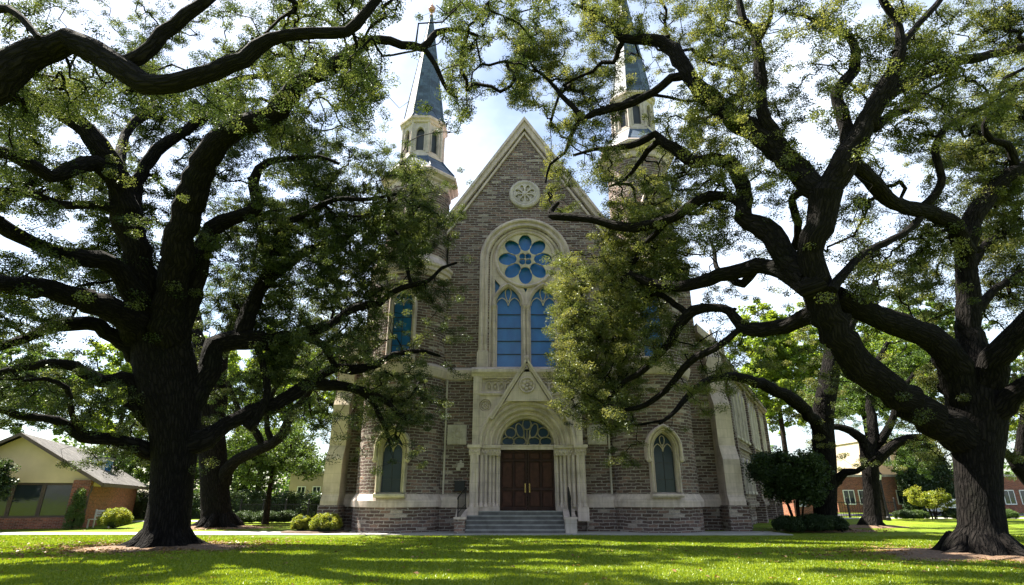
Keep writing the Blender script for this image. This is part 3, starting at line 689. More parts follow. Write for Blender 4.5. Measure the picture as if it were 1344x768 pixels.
while xw < Lw-1:
    for (zb, zt, k) in ((1.9, 3.2, 0), (5.0, 7.2, .3)):
        def f(mb, xw=xw, zb=zb, zt=zt, k=k):
            sweep(mb, xw, zt, [(.62, -.12), (.6, -.2), (.52, -.2), (.46, -.13), (.45, -.124)], zb, k, 8)
            mb.box(xw-.62, xw+.62, -.26, -.13, zb-.16, zb)
        fr = wpart(f, 'wing_window', M['stone_grey'])
        def g(mb, xw=xw, zb=zb, zt=zt, k=k):
            p = archpoly(xw, .45, zb, zt, k); mb.add([(a, -.128, b) for a, b in p], [list(range(len(p)))])
        wpart(g, 'pane', M['dark_glass'], fr)
    xw += 1.75
for i, xb in enumerate((.7, 9.0, 16.2, Lw-.3)):
    wpart(lambda mb: mb.prism_x([(0, 0), (-.6, 0), (-.6, 1.2), (-.48, 1.5), (-.45, 4.5), (-.34, 5.2), (-.34, 8.0), (-.26, 8.58), (0, 8.58)][::-1], xb-.3, xb+.3), 'wing_buttress', RB)
wpart(lambda mb: mb.box(13.4, 14.3, 1.8, 2.7, 9.5, 13.2), 'chimney', M['redbrick'])
wpart(lambda mb: (mb.box(13.3, 14.4, 1.7, 2.8, 13.2, 13.4), mb.box(13.55, 14.15, 1.95, 2.55, 13.4, 13.9), mb.lathe([(.2, 13.9), (.14, 14.6)], 13.85, 2.25, 10)), 'chimney_cap', M['stone_grey'])

# handrails on the cheek walls
for s_, lab in ((-1, 'black iron handrail with upright balusters left of the church steps'), (1, 'black iron handrail seen edge on right of the church steps')):
    xb, xt = (X0-3.3, X0-3.0) if s_ < 0 else (X0+1.95, X0+1.95); t = thing('handrail', lab, 'handrail', (xb, 28.0, 0), 'handrails beside the church steps')
    def rx(y): return xb+(xt-xb)*(y-27.95)/1.1
    mb = MB(); mb.tube([(rx(y), y, z) for y, z in ((27.93, 1.5), (28.1, 1.62), (28.4, 1.75), (29.0, 2.03), (29.04, 1.9))], [.032]*5, 8); mb.tube([(rx(28.0), 28.0, .88), (rx(29.0), 29.0, 1.28)], [.018]*2, 6); mb.build('rail', M['iron'], t)
    for i in range(9):
        y = 28.0+i*.125; zb = .72 if y < 28.39 else .74+(y-28.39)*.457; mb = MB(); mb.tube([(rx(y), y, zb), (rx(y), y, 1.56+(y-27.95)*.44)], [.014 if 0 < i < 8 else .026]*2, 6); mb.build('baluster', M['iron'], t)
mb = MB(); mb.box(X0-3.65, X0-3.15, 29.76, 29.99, 1.86, 2.30); mb.box(X0-3.69, X0-3.11, 29.74, 29.99, 2.30, 2.35); o = mb.build('letter_box', M['iron'])
tag(o, 'black metal box fixed to the stone wall left of the portal', 'letter box')

# ------------------------------------------------------------------ foliage engine
def unit(a): return a/np.maximum(np.linalg.norm(a, axis=-1, keepdims=True), 1e-9)
def leaf_object(name, C, m, parent, n_per, rad, L_, W_, flat=.6, up=.7, tone=None, label=None):
    """C clump centres (k,3); rad (k,) clump radii"""
    k = len(C); rad = np.broadcast_to(np.asarray(rad, float), (k,)); ct = rng.random(k) if tone is None else tone
    idx = np.repeat(np.arange(k), n_per); n = len(idx)
    g = unit(rng.normal(size=(n, 3)))*(rng.random((n, 1))**.45); g[:, 2] *= flat
    c = C[idx]+g*rad[idx][:, None]
    a = unit(rng.normal(size=(n, 3))); nr = rng.normal(size=(n, 3)); nr[:, 2] += up*2; nr = unit(nr)
    b = unit(np.cross(nr, a)); a = np.cross(b, nr); s = (.65+.7*rng.random((n, 1)))
    bend = nr*(L_*.25)*s
    V = np.stack([c+a*L_*s-bend, c+b*W_*s, c-a*L_*s-bend, c-b*W_*s], 1).reshape(-1, 3)
    me = bpy.data.meshes.new(name); me.vertices.add(4*n); me.vertices.foreach_set('co', V.astype('f').ravel())
    me.loops.add(4*n); me.loops.foreach_set('vertex_index', np.arange(4*n, dtype='i'))
    me.polygons.add(n); me.polygons.foreach_set('loop_start', np.arange(0, 4*n, 4, dtype='i')); me.polygons.foreach_set('loop_total', np.full(n, 4, dtype='i'))
    me.update(calc_edges=True)
    at = me.attributes.new('tone', 'FLOAT', 'FACE'); at.data.foreach_set('value', np.clip(.72*ct[idx]+.28*rng.random(n), 0, 1).astype('f'))
    me.materials.append(m)
    o = link(bpy.data.objects.new(name, me), parent)
    if label: o['label'] = label
    return o
def grow(roots, nodes, mb, r0=.006, ex=.45, cap=.12, sides=5, wob=.18, maxd=1.7):
    """join every node to its nearest neighbour already on the tree, thick where many hang on"""
    roots = np.asarray(roots); nodes = np.asarray(nodes); n = len(nodes)
    if n == 0: return
    d0 = np.array([np.min(np.sum((roots-q)**2, 1)) for q in nodes]); order = np.argsort(d0)
    nodes = nodes[order]; acc = [q for q in roots]; A = np.zeros((len(roots)+n, 3)); A[:len(roots)] = roots; m_ = len(roots); kept = []
    for q in nodes:
        if np.min(np.sum((A[:m_]-q)**2, 1)) < maxd**2: A[m_] = q; m_ += 1; kept.append(q)
    nodes = np.array(kept); n = len(nodes); order = np.arange(n)
    if n == 0: return nodes
    allp = np.concatenate([roots, nodes]); nr = len(roots); par = np.zeros(n, int)
    for i in range(n):
        q = allp[nr+i]; d = np.sum((allp[:nr+i]-q)**2, 1)
        par[i] = int(np.argmin(d))
    cnt = np.ones(n)
    for i in range(n-1, -1, -1):
        if par[i] >= nr: cnt[par[i]-nr] += cnt[i]
    rad = np.minimum(r0*cnt**ex, cap)
    for i in range(n):
        a = allp[par[i]]; b = allp[nr+i]; L_ = np.linalg.norm(b-a)
        w1 = rng.normal(size=3)*wob*L_*.5; w2 = rng.normal(size=3)*wob*L_*.5
        ra = rad[i]*1.15 if par[i] < nr else min(rad[par[i]-nr], rad[i]*1.3)
        mb.tube([a, a+(b-a)*.35+w1, a+(b-a)*.7+w2, b], [ra, rad[i], rad[i], rad[i]*.9], sides, False)
    return nodes
def smooth_path(pts, step):
    """Catmull-Rom through (x,y,z,r) rows"""
    p = np.asarray(pts, float); q = np.vstack([2*p[0]-p[1], p, 2*p[-1]-p[-2]]); outp = []
    for i in range(1, len(q)-2):
        seg = np.linalg.norm(q[i+1][:3]-q[i][:3]); m = max(2, int(seg/step))
        for j in range(m):
            t = j/m; outp.append(.5*((2*q[i])+(-q[i-1]+q[i+1])*t+(2*q[i-1]-5*q[i]+4*q[i+1]-q[i+2])*t*t+(-q[i-1]+3*q[i]-3*q[i+1]+q[i+2])*t**3))
    outp.append(p[-1]); return np.array(outp)

# ---- the great oaks: trunk and limbs surveyed from the photograph, each with its own distance from the camera
# (tree, end distance, [(u, v, width), ...]) ; first row of each tree is its trunk
TR = {}
LIMBS = [
 # left great oak
 ('L1', 20.3, 20.3, [(213, 724, 96), (217, 700, 76), (222, 670, 68), (226, 630, 66), (229, 590, 70), (228, 550, 80), (222, 510, 88), (214, 470, 90), (206, 430, 82)]),
 ('L1', None, 15.5, [(208, 450, 66), (196, 400, 50), (178, 330, 44), (165, 285, 42), (158, 240, 38), (130, 190, 34), (95, 155, 32), (60, 135, 28), (25, 120, 24)]),
 ('L1', None, 13.5, [(220, 470, 62), (224, 400, 48), (234, 320, 46), (252, 255, 44), (272, 205, 40), (312, 168, 36), (362, 147, 33), (388, 112, 28), (432, 90, 24), (478, 55, 17)]),
 ('L1', None, 14.5, [(478, 55, 17), (500, 53, 15), (553, 62, 12), (573, 43, 10), (600, 39, 7), (628, 47, 4)]),
 ('L1', None, 14.5, [(553, 61, 10), (566, 76, 8), (576, 95, 7), (588, 120, 5), (600, 128, 3)]),
 ('L1', None, 18.5, [(228, 520, 50), (240, 430, 34), (262, 350, 30), (280, 300, 28), (315, 284, 22), (338, 272, 20), (334, 235, 16), (350, 214, 12), (380, 208, 9), (420, 206, 6), (445, 215, 4)]),
 ('L1', None, 19.5, [(186, 350, 34), (176, 300, 28), (180, 240, 22), (205, 200, 20), (230, 180, 18), (268, 152, 15), (290, 118, 12), (312, 104, 9), (360, 100, 6), (392, 108, 4)]),
 ('L1', None, 20.5, [(158, 235, 20), (160, 190, 16), (176, 160, 15), (205, 142, 12), (200, 128, 9), (196, 95, 7), (180, 80, 4)]),
 ('L1', None, 13.5, [(158, 255, 36), (140, 222, 30), (112, 216, 27), (68, 232, 25), (34, 212, 24), (-10, 196, 22), (-60, 190, 18)]),
 ('L1', None, 15.0, [(165, 275, 26), (138, 270, 18), (80, 268, 15), (40, 254, 14), (0, 250, 13), (-50, 240, 10)]),
 ('L1', None, 13.0, [(196, 420, 46), (170, 375, 34), (145, 345, 32), (115, 340, 30), (62, 328, 27), (28, 312, 26), (0, 294, 27), (-50, 270, 24)]),
 ('L1', None, 12.5, [(196, 450, 56), (165, 418, 44), (130, 400, 40), (90, 388, 36), (55, 378, 34), (0, 373, 33), (-60, 360, 28)]),
 ('L1', None, 17.0, [(190, 470, 40), (150, 440, 28), (115, 425, 24), (70, 428, 22), (30, 445, 18), (-10, 460, 14)]),
 ('L1', None, 18.5, [(196, 545, 40), (172, 500, 26), (135, 500, 22), (85, 478, 19), (45, 480, 16), (0, 488, 12), (-30, 500, 9)]),
 ('L1', None, 16.0, [(204, 592, 34), (178, 583, 24), (135, 576, 20), (108, 572, 21), (75, 552, 16), (25, 547, 14), (5, 538, 12), (-30, 545, 9)]),
 ('L1', None, 16.0, [(112, 572, 14), (95, 545, 10), (88, 510, 9), (60, 498, 7), (30, 500, 5)]),
 ('L1', None, 22.0, [(232, 560, 52), (262, 510, 40), (278, 480, 36), (282, 455, 34), (320, 446, 30), (352, 447, 26), (395, 440, 20), (430, 428, 14)]),
 ('L1', None, 22.5, [(316, 448, 26), (330, 405, 24), (348, 368, 20), (378, 345, 18), (402, 330, 14), (440, 318, 10), (470, 300, 7)]),
 ('L1', None, 24.0, [(400, 440, 14), (426, 455, 10), (440, 480, 8), (462, 490, 6), (500, 480, 4)]),
 ('L1', None, 24.0, [(262, 580, 36), (296, 558, 26), (330, 540, 24), (372, 526, 22), (405, 505, 19), (440, 506, 16), (470, 512, 13), (500, 522, 9), (525, 545, 5)]),
 ('L1', None, 25.0, [(408, 504, 14), (435, 484, 13), (481, 482, 11), (516, 466, 9), (552, 461, 6), (578, 468, 4)]),
 ('L1', None, 24.5, [(470, 512, 9), (490, 530, 8), (505, 560, 6), (512, 585, 3)]),
 ('L1', None, 24.5, [(430, 428, 12), (465, 405, 11), (498, 398, 10), (510, 387, 9), (538, 375, 8), (562, 369, 6), (580, 352, 5), (600, 345, 3)]),
 ('L1', None, 24.5, [(540, 375, 7), (534, 350, 5), (530, 320, 5), (515, 300, 4), (490, 290, 3)]),
 ('L1', None, 19.5, [(348, 368, 14), (372, 300, 12), (400, 282, 10), (440, 262, 8), (480, 262, 6), (520, 255, 4)]),
 ('L1', None, 21.5, [(330, 560, 14), (350, 520, 12), (345, 480, 10), (330, 440, 8), (310, 400, 6)]),
 # overhanging oak whose trunk is left of the picture
 ('L0', 9.0, 9.0, [(-980, 1100, 200), (-900, 900, 110), (-820, 700, 100), (-700, 480, 95)]),
 ('L0', None, 8.6, [(-700, 480, 95), (-480, 330, 84), (-260, 230, 78), (-90, 165, 74), (0, 105, 66), (32, 78, 58), (70, 60, 48), (115, 62, 46), (170, 98, 38), (210, 113, 34), (262, 102, 30), (320, 78, 25), (355, 52, 22), (395, 44, 20), (455, 42, 17), (478, 20, 15), (500, -8, 14), (520, -50, 11)]),
 ('L0', None, 8.8, [(150, 82, 30), (185, 76, 26), (212, 45, 24), (245, 20, 22), (280, -6, 18), (320, -60, 12)]),
 ('L0', None, 8.0, [(-260, 220, 46), (-120, 90, 34), (-30, 20, 24), (10, 12, 16), (32, 28, 13), (50, 50, 10)]),
 ('L0', None, 9.5, [(-480, 330, 60), (-380, 120, 44), (-250, 0, 32), (-120, -80, 22)]),
 # oak behind the left one
 ('L2', 33.2, 33.2, [(285, 697, 66), (284, 680, 50), (282, 650, 44), (280, 610, 42), (276, 570, 42), (270, 530, 38), (264, 490, 32)]),
 ('L2', None, 34.0, [(266, 510, 28), (262, 470, 22), (258, 430, 18), (250, 390, 16), (244, 350, 12), (240, 310, 8)]),
 ('L2', None, 32.0, [(280, 560, 32), (288, 520, 24), (290, 470, 22), (305, 430, 18), (330, 400, 14), (352, 370, 9)]),
 ('L2', None, 30.0, [(290, 635, 26), (302, 612, 19), (322, 598, 17), (350, 585, 16), (368, 574, 15), (380, 550, 13), (398, 525, 10), (415, 500, 7)]),
 ('L2', None, 31.0, [(345, 587, 12), (335, 565, 11), (318, 550, 10), (308, 525, 8), (298, 500, 6)]),
 ('L2', None, 31.0, [(356, 580, 10), (350, 550, 8), (356, 520, 7), (375, 490, 5), (400, 470, 4)]),
 # right great oak
 ('R2', 17.7, 17.7, [(1292, 740, 125), (1290, 715, 92), (1288, 685, 76), (1285, 650, 72), (1283, 610, 74), (1282, 575, 84), (1281, 540, 92), (1279, 500, 84), (1275, 455, 62)]),
 ('R2', None, 17.0, [(1276, 480, 54), (1272, 420, 38), (1269, 370, 34), (1268, 330, 32), (1278, 285, 30), (1298, 255, 28), (1325, 230, 26), (1352, 214, 22), (1400, 190, 16)]),
 ('R2', None, 14.2, [(1262, 575, 70), (1232, 555, 58), (1195, 530, 54), (1150, 498, 52), (1112, 462, 50), (1090, 425, 48), (1078, 385, 44), (1066, 350, 42), (1066, 315, 42), (1082, 280, 44), (1084, 248, 46)]),
 ('R2', None, 15.5, [(1266, 530, 56), (1252, 480, 50), (1228, 448, 46), (1195, 432, 42), (1160, 420, 40), (1125, 405, 36), (1098, 388, 30)]),
 ('R2', None, 12.8, [(1080, 262, 46), (1100, 222, 40), (1120, 195, 36), (1136, 160, 32), (1155, 125, 28), (1172, 98, 25), (1182, 55, 18), (1176, 25, 14), (1158, 0, 12), (1150, -40, 9)]),
 ('R2', None, 17.5, [(1082, 262, 40), (1050, 225, 36), (1018, 196, 34), (975, 163, 32), (942, 138, 30), (920, 118, 26), (900, 92, 23), (884, 66, 22), (868, 55, 20), (842, 52, 17), (815, 50, 12), (798, 28, 9), (775, 14, 7), (750, 5, 4)]),
 ('R2', None, 14.5, [(1030, 205, 28), (1014, 172, 22), (1000, 145, 19), (999, 110, 18), (996, 70, 17), (990, 42, 15), (976, 26, 12), (971, 0, 10), (968, -40, 8)]),
 ('R2', None, 14.0, [(994, 55, 11), (1006, 34, 9), (1013, 12, 8), (1012, -20, 6)]),
 ('R2', None, 18.5, [(903, 97, 15), (880, 104, 14), (858, 120, 13), (832, 134, 12), (805, 141, 11), (782, 148, 11), (768, 154, 10), (752, 140, 8), (737, 125, 7), (720, 105, 5), (700, 88, 4), (690, 66, 3)]),
 ('R2', None, 18.7, [(770, 153, 8), (756, 165, 7), (748, 182, 6), (742, 200, 5), (722, 216, 4), (716, 240, 3)]),
 ('R2', None, 18.8, [(812, 140, 7), (838, 126, 6), (868, 126, 5), (905, 133, 4), (930, 128, 3)]),
 ('R2', None, 18.8, [(818, 52, 9), (812, 66, 8), (805, 82, 7), (790, 82, 6), (778, 94, 5), (762, 100, 4), (740, 112, 3)]),
 ('R2', None, 15.0, [(1114, 206, 28), (1111, 170, 22), (1100, 135, 20), (1100, 118, 19), (1120, 92, 18), (1122, 68, 15), (1115, 50, 12), (1095, 40, 10), (1076, 31, 8), (1055, 20, 6), (1034, 17, 4)]),
 ('R2', None, 14.0, [(1136, 165, 27), (1158, 130, 26), (1185, 112, 23), (1218, 96, 20), (1255, 82, 18), (1300, 72, 16), (1348, 60, 15), (1400, 40, 12)]),
 ('R2', None, 13.5, [(1176, 70, 14), (1200, 38, 12), (1232, 2, 10), (1250, -30, 8)]),
 ('R2', None, 16.0, [(1150, 168, 16), (1170, 150, 14), (1195, 143, 12), (1212, 125, 8), (1240, 108, 6), (1262, 100, 4)]),
 ('R2', None, 17.0, [(1120, 212, 26), (1148, 242, 24), (1165, 262, 24), (1190, 272, 24), (1225, 280, 25), (1250, 295, 28), (1266, 330, 30)]),
 ('R2', None, 15.0, [(1206, 276, 16), (1228, 255, 14), (1236, 235, 13), (1228, 205, 13), (1232, 180, 12), (1248, 162, 11), (1280, 146, 10), (1310, 126, 8), (1335, 112, 6)]),
 ('R2', None, 14.8, [(1215, 272, 12), (1200, 296, 12), (1170, 315, 12), (1135, 332, 12), (1110, 356, 14), (1092, 380, 16)]),
 ('R2', None, 16.0, [(1334, 222, 16), (1322, 190, 13), (1300, 184, 12), (1292, 165, 10), (1300, 150, 6)]),
 ('R2', None, 18.5, [(1070, 372, 44), (1048, 352, 40), (1028, 330, 36), (1012, 308, 33), (990, 295, 30), (974, 284, 27), (978, 262, 23), (970, 235, 22), (958, 214, 21), (935, 210, 19), (910, 215, 18), (892, 198, 17), (876, 190, 15), (860, 176, 12), (838, 188, 10), (806, 194, 8), (780, 196, 6), (752, 204, 4)]),
 ('R2', None, 20.0, [(972, 268, 15), (955, 258, 14), (930, 258, 15), (905, 272, 15), (885, 285, 15), (858, 293, 15), (832, 299, 14), (805, 295, 13), (780, 288, 12), (750, 285, 12), (727, 284, 11), (722, 278, 9), (732, 266, 6)]),
 ('R2', None, 20.2, [(880, 287, 9), (862, 305, 8), (845, 322, 7), (832, 345, 6), (825, 365, 4)]),
 ('R2', None, 20.0, [(868, 182, 11), (850, 198, 9), (838, 215, 7), (820, 235, 5), (800, 245, 3)]),
 ('R2', None, 19.5, [(1068, 378, 40), (1040, 362, 32), (1015, 352, 26), (992, 350, 24), (960, 358, 21), (930, 366, 19), (900, 376, 17), (878, 376, 14), (850, 370, 12), (828, 360, 10), (816, 372, 7)]),
 ('R2', None, 19.5, [(992, 352, 14), (975, 372, 12), (958, 365, 10), (940, 350, 7), (938, 330, 5), (930, 310, 3)]),
 ('R2', None, 21.0, [(1080, 408, 40), (1055, 418, 28), (1030, 428, 24), (1000, 433, 21), (975, 430, 18), (958, 408, 14), (935, 404, 14), (910, 408, 15), (892, 425, 14), (882, 445, 13), (868, 462, 11), (845, 485, 9), (825, 498, 8), (806, 515, 6), (790, 540, 4)]),
 ('R2', None, 21.0, [(900, 410, 10), (880, 395, 9), (860, 385, 8), (835, 395, 6), (812, 405, 5), (790, 420, 3)]),
 ('R2', None, 21.5, [(938, 458, 11), (915, 468, 10), (896, 485, 10), (875, 512, 9), (858, 525, 8), (838, 535, 7), (812, 540, 5), (790, 552, 3)]),
 ('R2', None, 14.0, [(1288, 520, 54), (1310, 470, 48), (1340, 435, 44), (1380, 400, 36), (1430, 370, 28)]),
 ('R2', None, 15.0, [(1296, 560, 46), (1325, 520, 38), (1360, 498, 34), (1420, 480, 24)]),
 ('R2', None, 18.0, [(1280, 410, 18), (1300, 385, 15), (1325, 368, 13), (1355, 352, 12), (1400, 340, 9)]),
 ('R2', None, 18.5, [(1272, 360, 14), (1290, 325, 13), (1310, 310, 12), (1350, 290, 10)]),
 ('R2', None, 18.0, [(1058, 250, 14), (1040, 262, 12), (1048, 300, 12), (1040, 330, 12), (1030, 345, 10)]),
 # second right oak
 ('R1', 30.3, 30.3, [(1083, 703, 60), (1083, 690, 42), (1083, 660, 36), (1083, 620, 35), (1081, 580, 34), (1080, 545, 32), (1086, 510, 30), (1092, 470, 26), (1094, 440, 22)]),
 ('R1', None, 25.0, [(1080, 570, 26), (1066, 550, 21), (1045, 528, 20), (1018, 512, 18), (990, 501, 16), (965, 494, 14), (942, 495, 12), (920, 505, 10), (900, 522, 9), (886, 540, 7), (866, 556, 4)]),
 ('R1', None, 31.0, [(1090, 480, 20), (1110, 440, 16), (1130, 400, 12), (1150, 370, 8)]),
 ('R1', None, 29.5, [(1092, 460, 18), (1080, 430, 14), (1062, 400, 10), (1050, 370, 7)]),
 ('R1', None, 29.0, [(1090, 640, 16), (1110, 620, 12), (1125, 618, 9), (1150, 600, 5)]),
 # small oak between the two right ones
 ('R3', 34.0, 34.0, [(1145, 697, 40), (1145, 680, 30), (1144, 650, 25), (1142, 620, 26), (1140, 598, 28)]),
 ('R3', None, 33.0, [(1146, 606, 22), (1165, 590, 18), (1185, 578, 15), (1210, 574, 12), (1240, 574, 8), (1262, 565, 5)]),
 ('R3', None, 34.0, [(1139, 602, 20), (1130, 575, 15), (1108, 562, 12), (1085, 560, 9), (1065, 550, 6)]),
 ('R3', None, 35.0, [(1142, 600, 20), (1146, 560, 16), (1142, 520, 13), (1150, 480, 10), (1165, 450, 7)]),
 ('R3', None, 33.0, [(1150, 585, 14), (1170, 555, 12), (1180, 520, 10), (1200, 490, 7)]),
 # oak at the right edge
 ('R4', 27.0, 27.0, [(1400, 708, 60), (1385, 680, 40), (1370, 650, 34), (1352, 630, 30), (1336, 612, 26)]),
 ('R4', None, 27.0, [(1338, 616, 22), (1326, 600, 18), (1316, 590, 12), (1300, 580, 8)]),
 ('R4', None, 27.0, [(1336, 610, 20), (1340, 570, 15), (1345, 530, 12), (1330, 490, 8)]),
]
INFO = {'L1': ('oak_tree', 'huge spreading oak with a dark ridged trunk, nearest tree on the left', 0),
        'L0': ('oak_tree', 'oak off the left edge whose thick limb crosses the top left corner', 0),
        'L2': ('oak_tree', 'oak with a leaning dark trunk just behind the big left oak', 0),
        'R2': ('oak_tree', 'huge oak with flared trunk at far right and twisting limbs over the church', 0),
        'R1': ('oak_tree', 'dark straight-trunked oak beside the bushy shrub right of the church, with one low arched limb', 0),
        'R3': ('oak_tree', 'smaller forked oak by the lamp post and the brick wall', 0),
        'R4': ('oak_tree', 'slender leaning oak at the right edge behind the huge oak', 0)}
limbpts = []   # (u, v, d, tree, x, y, z)
paths = {}
for tree, d0, d1, pts in LIMBS:
    pts = [list(p) for p in pts]
    if d0 is None:
        u, v, _ = pts[0]; cand = [(math.hypot(q[0]-u, q[1]-v), q[2]) for q in limbpts if q[3] == tree]
        d0 = min(cand)[1]; jn = min(range(len(cand_i := [q for q in limbpts if q[3] == tree])), key=lambda z_: (cand_i[z_][0]-u)**2+(cand_i[z_][1]-v)**2); jq = cand_i[jn]
    else: jq = None
    s_ = [0]
    for a, b in zip(pts, pts[1:]): s_.append(s_[-1]+math.hypot(b[0]-a[0], b[1]-a[1]))
    rows = []
    for (u, v, wd), q in zip(pts, s_):
        t = q/s_[-1]; d = d0+(d1-d0)*(t**.9); p, k = P3(u, v, d); rows.append((p[0], p[1], p[2], wd*.47/FPX*k*(1+((u-672)**2+(v-384)**2)/FPX**2)**-.5, u, v, d))
    if jq is not None and math.dist(rows[0][:3], jq[4:7]) > .12: rows.insert(0, (jq[4], jq[5], jq[6], rows[0][3]*.9, jq[0], jq[1], jq[2]))
    path = smooth_path(rows, .28)
    first = tree not in paths; paths.setdefault(tree, []).append(path)
    for q in path: limbpts.append((q[4], q[5], q[6], tree, q[0], q[1], q[2]))
LU = np.array([(q[0], q[1], q[2]) for q in limbpts]); LT = np.array([q[3] for q in limbpts]); LX = np.array([(q[4], q[5], q[6]) for q in limbpts])
roots_ = {}
for tree, pl in paths.items():
    b = pl[0][0]; base = (float(b[0]), float(b[1]), 0.0)
    if tree == 'L0': base = (-13.5, 9.0, 0.0)
    t = thing(INFO[tree][0], INFO[tree][1], 'tree', base, 'great oaks around the lawn'); roots_[tree] = t
    if tree != 'L0':
        rb_ = pl[0][0][3]; nr_ = 8 if rb_ > .8 else 6
        for q in range(nr_):
            a = 2*math.pi*q/nr_+rng.random()*.5; ln = rb_*(.35+.75*rng.random()**2); w0 = rb_*(.16+.12*rng.random()); dv = np.array((math.cos(a), math.sin(a), 0)); sd = np.array((-dv[1], dv[0], 0))*rng.normal()*.25
            fp = smooth_path([(*(np.array((b[0], b[1], .6*rb_))+dv*rb_*.62), w0*.8), (*(np.array((b[0], b[1], .14*rb_))+dv*rb_*.96), w0), (*(np.array((b[0], b[1], .03))+dv*(rb_+ln*.5)+sd*ln*.5), w0*.55), (*(np.array((b[0], b[1], -.06))+dv*(rb_+ln)+sd*ln), w0*.2)], .12)
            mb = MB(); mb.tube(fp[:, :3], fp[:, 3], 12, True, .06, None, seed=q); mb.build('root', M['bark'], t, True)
    for i, path in enumerate(pl):
        mb = MB(); pts = path[:, :3].copy(); rad = np.maximum(path[:, 3], .006).copy()
        if i == 0:
            if tree == 'L0': pts = np.vstack([[-13.5, 9.0, -.2], [-13.4, 9.0, 1.0], [-13.0, 9.0, 3.0], pts[-1:]]); rad = np.array([1.0, .72, .65, rad[-1]])
            else:
                z = pts[:, 2]; s0 = np.argmax(z > .35); pts = np.vstack([[pts[0][0], base[1], -.25], [pts[0][0], base[1], .06], pts[s0:]]); 
                rad = np.concatenate([[rad[0]*1.25, rad[0]*1.05], rad[s0:]])
            full = smooth_path(np.column_stack([pts, rad]), .18); pts = full[:, :3]; rad = full[:, 3]
            lob = [max(0.025, .20*math.exp(-max(0, z_)/.55)) for z_ in pts[:, 2]]
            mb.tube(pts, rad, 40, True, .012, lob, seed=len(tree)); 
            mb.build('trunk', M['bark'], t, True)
        else:
            n = 18 if rad[0] > .2 else 10
            h = np.sin(np.arange(len(rad))*.8+i)*.05+rng.normal(size=len(rad))*.03
            jit = rng.normal(size=pts.shape)*.10*rad[:, None]; jit[0] = 0
            nk = 0
            mb.tube(pts+jit, rad*(1+h), n, True, .045, None, seed=i)
            # broken stubs and knots
            for q in range(3, len(rad)-3, 9):
                if rad[q] > .09 and rng.random() < .35:
                    dv = rng.normal(size=3); dv[2] = abs(dv[2])*.3; dv /= np.linalg.norm(dv)
                    mb.tube([pts[q], pts[q]+dv*rad[q]*1.15, pts[q]+dv*rad[q]*1.5], [rad[q]*.55, rad[q]*.4, rad[q]*.16], 8, True, .06, None, seed=q)
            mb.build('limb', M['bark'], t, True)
# ---- foliage density over the crowns (coarse survey, 56 px cells); first column is x = -112
D = {
 -2: '66 666666666666666666666666 66',
 -1: '66 777777777676777777667777 66',
  0: '67 767776676636 467766654555656'.replace(' ', ''),
}
GRID = [
 # cols:  -2-1 0 1 2 3 4 5 6 7 8 9 10 11 12 13 14 15 16 17 18 19 20 21 22 23 24 25
 (-2, '5566666666554555555555555666'),
 (-1, '5566666666655455666666556666'),
 (0,  '6677677667766373566655355655'),
 (1,  '5566656665557282066444445255'),
 (2,  '5566466766657272146643465545'),
 (3,  '5563345566766310005445455566'),
 (4,  '5565546678877820003458645556'),
 (5,  '5565556689989500002785344556'),
 (6,  '5556556689975000007874246776'),
 (7,  '5556536689856400006886225667'),
 (8,  '5555345788985000016875336556'),
 (9,  '5566435679982000004886423636'),
 (10, '3234321234543000000520004422'),
]
# explicit grid is easier to keep right as numbers:
GRID = {
 -2: [3,3, 4,4,4,4,4,4,4,4,3,1,1,1,1,2,3,3,3,3,3,3,4,4,4,4, 4,4],
 -1: [3,3, 5,5,6,5,5,5,5,5,5,2,4,2,4,5,5,5,5,4,3,4,5,5,5,5, 4,4],
  0: [5,5, 7,6,7,7,7,6,7,6,6,3,7,4,6,7,6,6,6,5,2,5,5,6,5,6, 5,5],
  1: [5,5, 6,6,6,6,6,6,6,5,7,2,8,1,7,7,4,4,5,5,1,4,4,5,6,7, 5,5],
  2: [5,5, 6,6,4,6,6,7,6,4,7,0,7,1,6,7,3,2,5,6,4,4,3,5,7,8, 5,5],
  3: [5,5, 6,3,3,4,5,6,7,6,5,2,1,1,6,4,3,3,4,4,5,4,5,7,7,6, 5,5],
  4: [5,5, 6,6,6,4,5,6,8,8,7,7,1,0,4,2,6,8,5,3,4,4,6,6,4,7, 5,5],
  5: [5,5, 6,5,5,5,5,6,9,9,8,9,4,0,0,1,7,8,4,2,3,3,5,6,6,6, 5,5],
  6: [5,5, 5,5,6,5,5,6,9,9,8,6,3,0,0,6,8,7,2,1,3,4,6,6,5,5, 5,5],
  7: [5,5, 5,5,6,4,2,6,8,9,8,4,2,0,0,7,8,5,1,1,3,4,4,5,5,4, 5,5],
  8: [5,5, 4,5,5,3,2,4,7,8,9,8,4,0,0,8,8,6,3,1,1,3,2,3,3,3, 5,5],
  9: [5,5, 4,5,5,3,1,3,4,6,9,9,3,0,0,5,8,5,4,1,1,3,1,4,3,3, 4,4],
 10: [2,3, 1,2,4,2,1,1,1,2,5,3,0,0,0,0,3,0,0,0,0,2,3,4,1,1, 2,2],
}
NODE = {k: [] for k in paths}
def lit_zone(x, y):
    """lawn chosen as sunlit"""
    if 21.2+.8*math.sin(x*.5) < y < 29 and -14 < x < 16: return True
    n_ = mnoise.fractal(Vector((x*.22+5, y*.55, 3.3)), 1.0, 2.0, 3)
    return 7 < y < 29 and n_ > (.22 if x < 3 else -.04)

